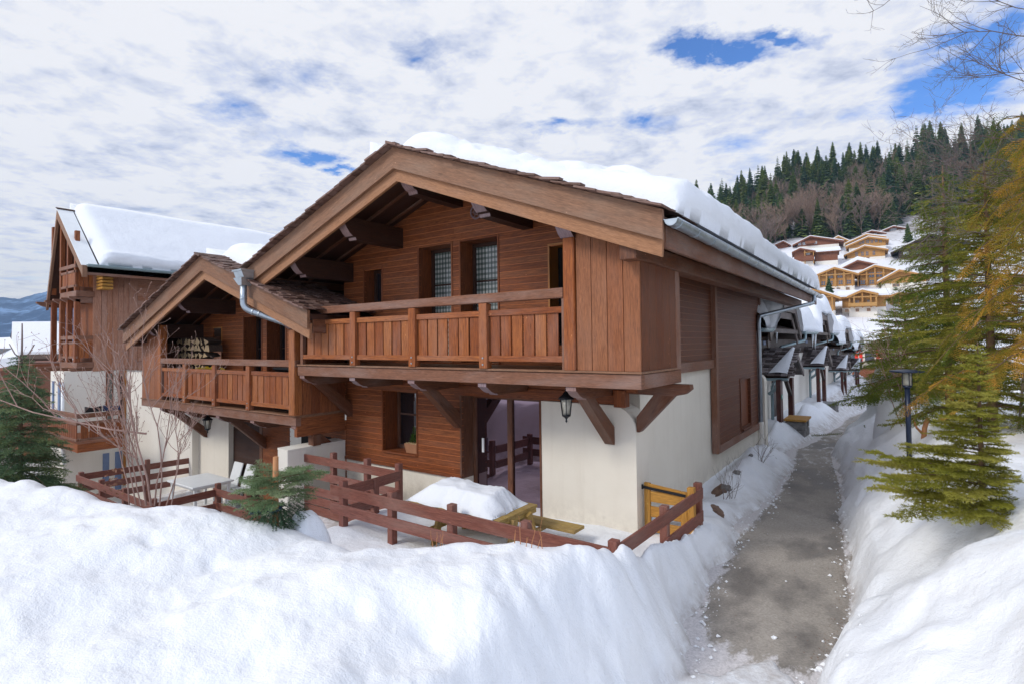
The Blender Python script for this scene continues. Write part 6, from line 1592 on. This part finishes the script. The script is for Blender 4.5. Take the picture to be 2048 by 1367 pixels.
# blue spruce on the left with a bare tip
q = at(40, 1010, 8.6); t = conifer('spruce_tree', 'bluish spruce with a bare forked tip at the left border', q, 2.42, .92, 'spruce_blue', 12, step=.085, per=7, droop=.30, rise=.10, tw=.26, tstep=.05, ns=.0065, nl=.032, nw=.0034, z0=.02, trunk_r=.04, shape=.80, tone=.50, droop_tw=.15)
m = MB(); b = Vector(q); k = 8.6 / 1093
m.tube([b + Vector((0, 0, 2.2)), b + Vector((.01, 0, 2.58)), b + Vector((.0, .0, 2.86))], [.016, .013, .009], 6)
for s, dz in ((-1, .32), (1, .30)): m.tube([b + Vector((0, 0, 2.30)), b + Vector((-RR.x * .11 * -s, -RR.y * .11 * -s, 2.38)), b + Vector((RR.x * .20 * s, RR.y * .20 * s, 2.30 + dz * .75))], [.011, .010, .007], 5)
m.build('bare_tip', M['twig_grey'], t)
# young spruce whose top was cut off, in front of the low wall
q = at(551, 1052, 5.35)
t = conifer('cut_spruce', 'young pale spruce with its top sawn off and a blue strap', (q[0], q[1], q[2]), .64, .43, 'spruce_pale', 21, step=.065, per=6, droop=.34, rise=.45, tw=.15, tstep=.038, ns=.0042, nl=.024, nw=.0023, z0=.42, trunk_r=.026, shape=.15, top_bare=.2, tone=.5)
m = MB(); b = Vector(q); m.tube([b + Vector((0, 0, -.1)), b + Vector((.0, 0, .3)), b + Vector((.005, 0, .68))], [.034, .030, .026], 9); m.build('stump', M['stem_red'], t)
g_ = np.random.default_rng(5); sg = []
for i in range(420):
    a = g_.uniform(0, 6.28); r = g_.uniform(.05, .24); z = g_.uniform(-.02, .22); p = np.array((q[0] + r * math.cos(a), q[1] + r * math.sin(a), q[2] + z)); sg.append((p, p + np.array((math.cos(a) * .09, math.sin(a) * .09, -.06)), g_.uniform(0, .35)))
V, F, T = needles(sg, .0035, .024, .0026, g_); tri_mesh('lower_foliage', V, F, M['spruce_blue'], t, T)
m = MB(); m.tube([b + Vector((.05 * math.cos(a), .05 * math.sin(a), .17 + .02 * math.sin(a))) for a in np.linspace(0, 6.283, 13)], .014, 6); m.beam(b + Vector((0, 0, .17)), b - Vector(RR) * .26 + Vector((0, 0, .13)), .012, .03); m.build('strap', M['navy'], t)

# thuja on the right border: flat fans of scale leaves, browned by winter
def thuja(name, label, base, h, r0, seed, mat, n=150, zmin=.05, tone=.5, out=None, fan=.30):
    g = np.random.default_rng(seed); t = thing(name, label, 'tree', base); b = np.array(base, float); w = MB(); segs = []
    w.tube([Vector(b) + Vector((0, 0, -.3)), Vector(b) + Vector((0.05, 0, h * .5)), Vector(b) + Vector((0, 0, h))], [.10, .07, .02], 8)
    for i in range(n):
        k = zmin + (1 - zmin) * (i + g.random()) / n; a = i * 2.399 + g.normal(0, .3); L = r0 * (1 - k) ** .38 * g.uniform(.62, 1.12) + .12
        d = np.array((math.cos(a), math.sin(a), 0)); o = b + np.array((0, 0, k * h)); pts = []
        up = g.uniform(.15, .55); 
        for j in range(6): s = j / 5; pts.append(o + d * L * s + np.array((0, 0, L * (up * s - (up + .28) * s * s * s))) + g.normal(0, .02, 3) * L * (j > 0))
        P = np.array(pts); w.tube([Vector(p) for p in pts], [.016, .013, .010, .007, .005, .003], 4, None, False)
        bt = np.clip(tone + g.normal(0, .30), 0, 1)
        ns_ = int(3 + L * 8)
        for j in range(ns_):
            s = .30 + .70 * (j + g.random()) / ns_; p = np.array([np.interp(s * 5, range(6), P[:, c]) for c in range(3)]); ax = P[min(5, int(s * 5) + 1 if s * 5 < 5 else 5)] - P[max(0, min(4, int(s * 5)))]; ax /= np.linalg.norm(ax) + 1e-9
            sd = np.cross(ax, (0, 0, 1.0)); sd /= np.linalg.norm(sd) + 1e-9
            fd = ax * g.uniform(.5, 1) + sd * g.choice((-1, 1)) * g.uniform(.2, .9) + np.array((0, 0, g.normal(-.40, .30))); fd /= np.linalg.norm(fd)
            fs = np.cross(fd, (g.normal(0, .5), g.normal(0, .5), 1.0)); fs /= np.linalg.norm(fs) + 1e-9
            fl = fan * g.uniform(.6, 1.1); tt = np.clip(bt + g.normal(0, .22) + .15 * (s - .6), 0, 1)
            droop = np.array((0, 0, -.16 * fl)); e = p + fd * fl + droop; segs.append((p, e, tt))
            nb = 8
            for q in range(1, nb):
                u = q / nb; c = p + (e - p) * u
                for sg in (-1, 1):
                    bl = fl * .52 * math.sin(math.pi * (.18 + .80 * u)) * g.uniform(.8, 1.1); bd = fd * .80 + fs * sg * .75; bd /= np.linalg.norm(bd); segs.append((c, c + bd * bl + np.array((0, 0, -.10 * bl)), np.clip(tt + .10 * u, 0, 1)))
    w.build('trunk', M['trunk'], t)
    V, F, T = needles(segs, .0056, .0150, .0040, g, flat=.75, fwd=1.3, up=-.05); tri_mesh('foliage', V, F, M[mat], t, T)
    return t
q = on_ground(2150, 6.8); thuja('thuja_tree', 'big winter-brown thuja with flat orange sprays at the right border', q, 4.0, 1.50, 5, 'thuja', n=92, zmin=.16, tone=.50)
q = on_ground(2075, 8.6); thuja('thuja_tree', 'greener thuja deeper inside the right border, behind the brown one', q, 5.0, 1.6, 6, 'thuja_green', n=95, zmin=.06, tone=.40, fan=.36)

# bare shrubs and trees
def bare(name, label, base, stems, mat, seed, cat='shrub', thick=.012, levels=3, tw=(5, 4, 3), spread=.55, upw=.5, buds=False, shrink=(.45, .7), tipcol=None):
    g = np.random.default_rng(seed); t = thing(name, label, cat, base); m = MB(); bd = MB()
    def grow(p, d, L, r, lv):
        pts = [p]; q = p; dd = d
        n = 5 if lv == 0 else 4
        for i in range(n):
            dd = dd + g.normal(0, .10 + .04 * lv, 3) + np.array((0, 0, .05 * upw)); dd /= np.linalg.norm(dd); q = q + dd * L / n; pts.append(q)
        m.tube([Vector(x) for x in pts], [max(.0016, r * (1 - .65 * i / n)) for i in range(n + 1)], 5 if lv < 2 else 3, None, False)
        if buds and lv >= 1: m.lathe(Vector(q) - Vector((0, 0, .006)), [(.002, 0), (.0050, .006), (.0015, .014)], 4)
        if lv >= levels: return
        for i in range(tw[lv]):
            k = g.uniform(.25, .98); j = min(n - 1, int(k * n)); b = pts[j] + (pts[j + 1] - pts[j]) * (k * n - j)
            nd = dd * .8 + g.normal(0, spread, 3); nd[2] = nd[2] + upw * .6; nd /= np.linalg.norm(nd); grow(b, nd, L * g.uniform(*shrink), r * .55, lv + 1)
    for (p, d, L, r) in stems: grow(np.array(p, float), np.array(d, float) / np.linalg.norm(d), L, r, 0)
    m.build('branch', M[mat], t)
    return t
rr, uu = np.array(RR), np.array((0, 0, 1.0)); fw = np.array(DD)
q = np.array(at(292, 1010, 6.5)); st = []
for dx, lean, L, r in ((0, -.16, 1.6, .013), (.06, .02, 1.75, .014), (-.12, -.34, 1.4, .009), (.16, .10, 1.55, .010), (-.2, -.12, 1.25, .010), (.24, .30, 1.15, .008), (-.06, -.5, 1.15, .009), (.1, -.05, 1.3, .010), (.3, .12, .9, .006)):
    st.append((q + rr * dx, uu + rr * lean + fw * .05, L, r))
st.append((q + uu * .85, rr * -1.0 + uu * .12, 2.1, .012)); st.append((q + uu * .55 - rr * .1, rr * -.9 + uu * .35, 1.5, .009))
bare('bare_shrub', 'leafless reddish shrub with pale buds standing in the snow before the lower chalet', tuple(q), st, 'twig', 4, levels=3, tw=(6, 3, 2), spread=.40, upw=.8, buds=True, shrink=(.32, .58))
m = MB(); gg = np.random.default_rng(3)
for i in range(46):
    p = q + rr * gg.normal(-.42, .06) + uu * (gg.uniform(.05, .42)) + fw * gg.normal(0, .06); a, b = gg.normal(0, 1, 3), gg.normal(0, 1, 3); a /= np.linalg.norm(a); b = np.cross(a, b); b /= np.linalg.norm(b)
    m.face([Vector(p - a * .022), Vector(p + b * .014), Vector(p + a * .026), Vector(p - b * .012)], [(0, 0)] * 4, gg.random())
o = m.build('dead_leaves', M['deadleaf'], None, loc=tuple(q - rr * .42)); tag(o, 'withered brown leaf cluster hanging low at the foot of the bare shrub', 'leaves')
# bare tree over the right border
st = []
b0 = np.array(at(2190, 560, 7.6))
for py, lx, L, r in ((40, -1, 1.7, .010), (-60, -1, 2.1, .012), (150, -1, 1.5, .009), (250, -1, 1.5, .008), (330, -1, 1.6, .008), (-10, -1, 1.6, .008), (100, -1, 1.3, .007)):
    p = np.array(at(2130, py + 40, 7.6)); st.append((p, rr * lx + uu * .16 + fw * RNG.uniform(-.2, .2), L, r))
st.append((np.array(on_ground(2230, 7.6)), uu + rr * .12, 3.2, .07))
bare('bare_tree', 'leafless tree whose fine branches reach in over the thuja from the right border', on_ground(2185, 7.6), st, 'twig_dark', 14, 'tree', levels=3, tw=(9, 5, 3), spread=.45, upw=.2, shrink=(.30, .55))
q = np.array(at(1900, 640, 9.0)); st = []
for py, px, L in ((420, 2010, 1.3), (380, 2020, 1.4), (470, 2000, 1.2), (330, 2040, 1.4)):
    st.append((np.array(at(px, py, 8.0)), rr * -1.0 + uu * RNG.uniform(.0, .4), L, .0055))
bare('bare_shrub', 'tangle of thin grey twigs between the hill forest and the thuja top', on_ground(2020, 8.0), st + [(np.array(on_ground(2035, 8.0)), uu, 4.2, .02)], 'twig_grey', 23, levels=3, tw=(10, 5, 3), spread=.55, upw=.2, shrink=(.35, .55))
q = np.array(on_ground(1812, 10.5)); st = [(q + rr * dx, uu + rr * l, L, .010) for dx, l, L in ((0, -.25, 1.5), (.1, .15, 1.3), (-.1, -.5, 1.3), (.05, -.1, 1.8))]
bare('bare_shrub', 'thin leafless shrub behind the path lamp', tuple(q), st, 'twig', 27, levels=2, tw=(6, 3, 2), spread=.5, upw=.3)
for (px, y, lb, sd) in ((1522, 935, 'low dry twigs poking out of the snow by the downpipe', 31), (1455, 955, 'small brown twigs in front of the side wall', 33)):
    p = onX(px, y, -2.6); z = float(H(np.array(p.x), np.array(p.y))); q = np.array((p.x, p.y, z - .05)); st = [(q + rr * RNG.uniform(-.1, .1), uu + rr * RNG.uniform(-.7, .7) + fw * RNG.uniform(-.3, .3), RNG.uniform(.35, .6), .005) for i in range(8)]
    bare('dry_shrub', lb, tuple(q), st, 'twig_grey', sd, levels=1, tw=(3, 2, 2), spread=.5, upw=.4)
for px0, px1, n, lb, sd in ((866, 884, 4, 'left clump of short orange stems sticking out of the bank crest', 41), (1028, 1086, 6, 'right clump of short orange stems sticking out of the bank crest', 43)):
    st = []
    for i in range(n):
        px = px0 + (px1 - px0) * i / max(1, n - 1); v = ray(px, 1085) * 4.55; z = float(H(np.array(v.x), np.array(v.y))); st.append((np.array((v.x, v.y, z - .03)), uu + rr * RNG.uniform(-.15, .45), RNG.uniform(.10, .22), .0045))
    bare('stem_clump', lb, tuple(st[0][0]), st, 'stem_red', sd, 'plant', levels=1, tw=(1, 1, 1), spread=.3, upw=.5)

# path lamp
q = np.array(at(1818, 886, 7.9)); zt = at(1818, 742, 7.9)[2]
t = thing('path_lamp', 'dark blue path lamp with a wide flat shade standing in the snow bank', 'lamp', tuple(q)); x, y = q[0], q[1]
m = MB(); m.tube([(x, y, q[2] - .2), (x, y, zt - .22)], .034, 14); m.build('pole', M['iron_navy'], t)
m = MB(); m.lathe((x, y, zt), [(.05, -.235), (.055, -.22), (.055, -.20)], 14); m.lathe((x, y, zt), [(.205, -.012), (.215, 0), (.205, .012), (.06, .030), (.01, .034)], 24)
for k in range(4): a = k * math.pi / 2 + .4; m.tube([(x + .062 * math.cos(a), y + .062 * math.sin(a), zt - .21), (x + .062 * math.cos(a), y + .062 * math.sin(a), zt)], .006, 5)
m.build('lamp_shade', M['iron_navy'], t)
m = MB(); m.lathe((x, y, zt), [(.052, -.20), (.055, -.02)], 16); m.build('lamp_glass', M['lampglass'], t)

# boulders under snow, the stump, sprigs on the snow
q = on_ground(1785, 11.5, .2); mound('snow_boulder', 'tall rounded boulder capped with snow behind the path lamp', (q[0], q[1], q[2]), (.42, .42, .1), .95, 15, 'boulder')
q = on_ground(1772, 15.0, .2); mound('snow_boulder', 'leaning snow-covered boulder under the spruce, further down the path', (q[0], q[1], q[2] ), (.46, .5, .1), 1.25, 17, 'boulder')
q = np.array(at(1846, 838, 8.4)); q[2] = float(H(np.array(q[0]), np.array(q[1]))) - .05; t = thing('cut_stump', 'short sawn stump with a side branch in the snow beside the lamp', 'stump', tuple(q)); m = MB()
m.tube([tuple(q), tuple(q + uu * .2 + rr * .02), tuple(q + uu * .36 + rr * .08)], [.04, .035, .03], 8); m.tube([tuple(q + uu * .1), tuple(q + uu * .2 - rr * .1), tuple(q + uu * .35 - rr * .16)], [.02, .016, .012], 6); m.build('wood', M['stem_red'], t)
def sprig(px, y, D, lb, sd, mat='spruce_dark', L=.5):
    g = np.random.default_rng(sd); q = np.array(on_ground(px, D, -.03)); segs = []; m = MB()
    m.tube([tuple(q), tuple(q + rr * L * .5 + uu * .04), tuple(q + rr * L + uu * .07)], [.008, .006, .003], 5)
    for i in range(16):
        k = i / 16; p = q + rr * L * k + uu * .06 * k
        for s in (-1, 1): segs.append((p, p + rr * .10 + fw * s * .16 * (1 - k * .6) + uu * .02, .4))
    t = thing('fir_sprig', lb, 'twig', tuple(q)); m.build('stem', M['trunk'], t); V, F, T = needles(segs, .009, .035, .004, g); tri_mesh('foliage', V, F, M[mat], t, T)
sprig(1622, 835, 16.5, 'broken fir sprig lying on the snow before the second porch', 51, L=.9)
sprig(1728, 800, 13.0, 'low fir sprig poking from the bank at the path bend', 53, L=.6)
# stones and bare soil by the side wall
def rock(name, label, c, s, seed, mat='stone'):
    g = np.random.default_rng(seed); m = MB(); n, k = 7, 9; P = np.zeros((n, k, 3))
    for i in range(n):
        for j in range(k):
            a = 6.283 * j / k; b = math.pi * i / (n - 1); r = s * (1 + .25 * math.sin(a * 3 + seed) * math.sin(b * 2) + .12 * g.normal()); P[i, j] = (c[0] + r * math.sin(b) * math.cos(a), c[1] + r * math.sin(b) * math.sin(a), c[2] + .6 * r * math.cos(b))
    o = grid_mesh(name, P, M[mat], wrap=True, smooth=False, loc=c); tag(o, label, 'rock')
for i, (px, y, s, lb) in enumerate(((1452, 968, .10, 'dark mossy stone half buried by the side wall'), (1474, 962, .07, 'grey stone next to the mossy one by the side wall'), (1503, 965, .05, 'small dark stone on the snow beside the path'))):
    p = onX(px, y, -2.7); rock('stone', lb, (p.x, p.y, float(H(np.array(p.x), np.array(p.y))) + .02), s, 5 + i)
for i, (px, y, D, s) in enumerate(((1548, 1273, 5.6, .028), (1640, 1335, 5.2, .030), (1632, 1338, 5.2, .016), (1572, 1160, 6.6, .012))):
    p = onZ(px, y, -2.88); rock('snow_lump', ['lone lump of snow on the path', 'lump of snow at the path edge', 'tiny crumb of snow beside the path edge lump', 'tiny snow crumb further up the path'][i], (p.x, p.y, -2.885), s, 15 + i, 'snow')

def soil(name, px, y, r, sd):
    p = onZ(px, y, -2.78); n, k = 8, 26; th = np.linspace(0, 2 * math.pi, k, endpoint=False)[None]; q = np.linspace(0, 1, n)[:, None]
    rr_ = q * r * (1 + .35 * vnoise(np.cos(th) * 2 + sd, np.sin(th) * 2, sd)); X = p.x + rr_ * np.cos(th); Y = p.y + 1.5 * rr_ * np.sin(th); Z = H(X, Y) + .035 * (1 - q ** 3) - .03 * q ** 4
    o = grid_mesh(name, np.stack([X, Y, Z], -1), M['soil'], wrap=True); tag(o, kind='structure')
M['soil'] = plain('bare_soil', (.17, .105, .075), .95, 0, .5, 12, .8, 40)
soil('bare_soil', 1440, 988, .15, 2); soil('bare_soil', 1437, 1030, .12, 4)
def litter():
    g = np.random.default_rng(8); V, F, T = [], [], []
    for i in range(520):
        y = g.uniform(5.6, 11); x = float(pathR(y)) - abs(g.normal(0, .10)) if g.random() < .8 else g.uniform(float(pathL(y)) + .25, float(pathR(y))); a = g.uniform(0, 6.28); l = g.uniform(.006, .022); d = np.array((math.cos(a), math.sin(a), g.uniform(0, .4))) * l; s = np.array((-math.sin(a), math.cos(a), 0)) * g.uniform(.002, .006); p = np.array((x, y, float(pathz(y)) + .012)); n = len(V); V += [p - s, p + s, p + d]; F.append((n, n + 1, n + 2)); T.append(g.random())
    o = tri_mesh('leaf_litter', V, F, M['deadleaf'], None, T); tag(o, 'brown needles and leaf crumbs along the right edge of the path', 'litter', None, 'stuff')
litter()
# ------------------------------------------------------------------ the air of the valley
def haze():
    m = MB(); m.box(-2900, -600, -14, 1500, 2900, 330); t = bpy.data.materials.new('valley_air'); t.use_nodes = True; n = t.node_tree.nodes; n.clear()
    o = n.new('ShaderNodeOutputMaterial'); v = n.new('ShaderNodeVolumePrincipled'); v.inputs['Color'].default_value = (.50, .72, 1, 1); v.inputs['Density'].default_value = .00017; v.inputs['Anisotropy'].default_value = 0
    t.node_tree.links.new(v.outputs[0], o.inputs['Volume']); ob = m.build('haze', t); tag(ob, kind='stuff')
haze()
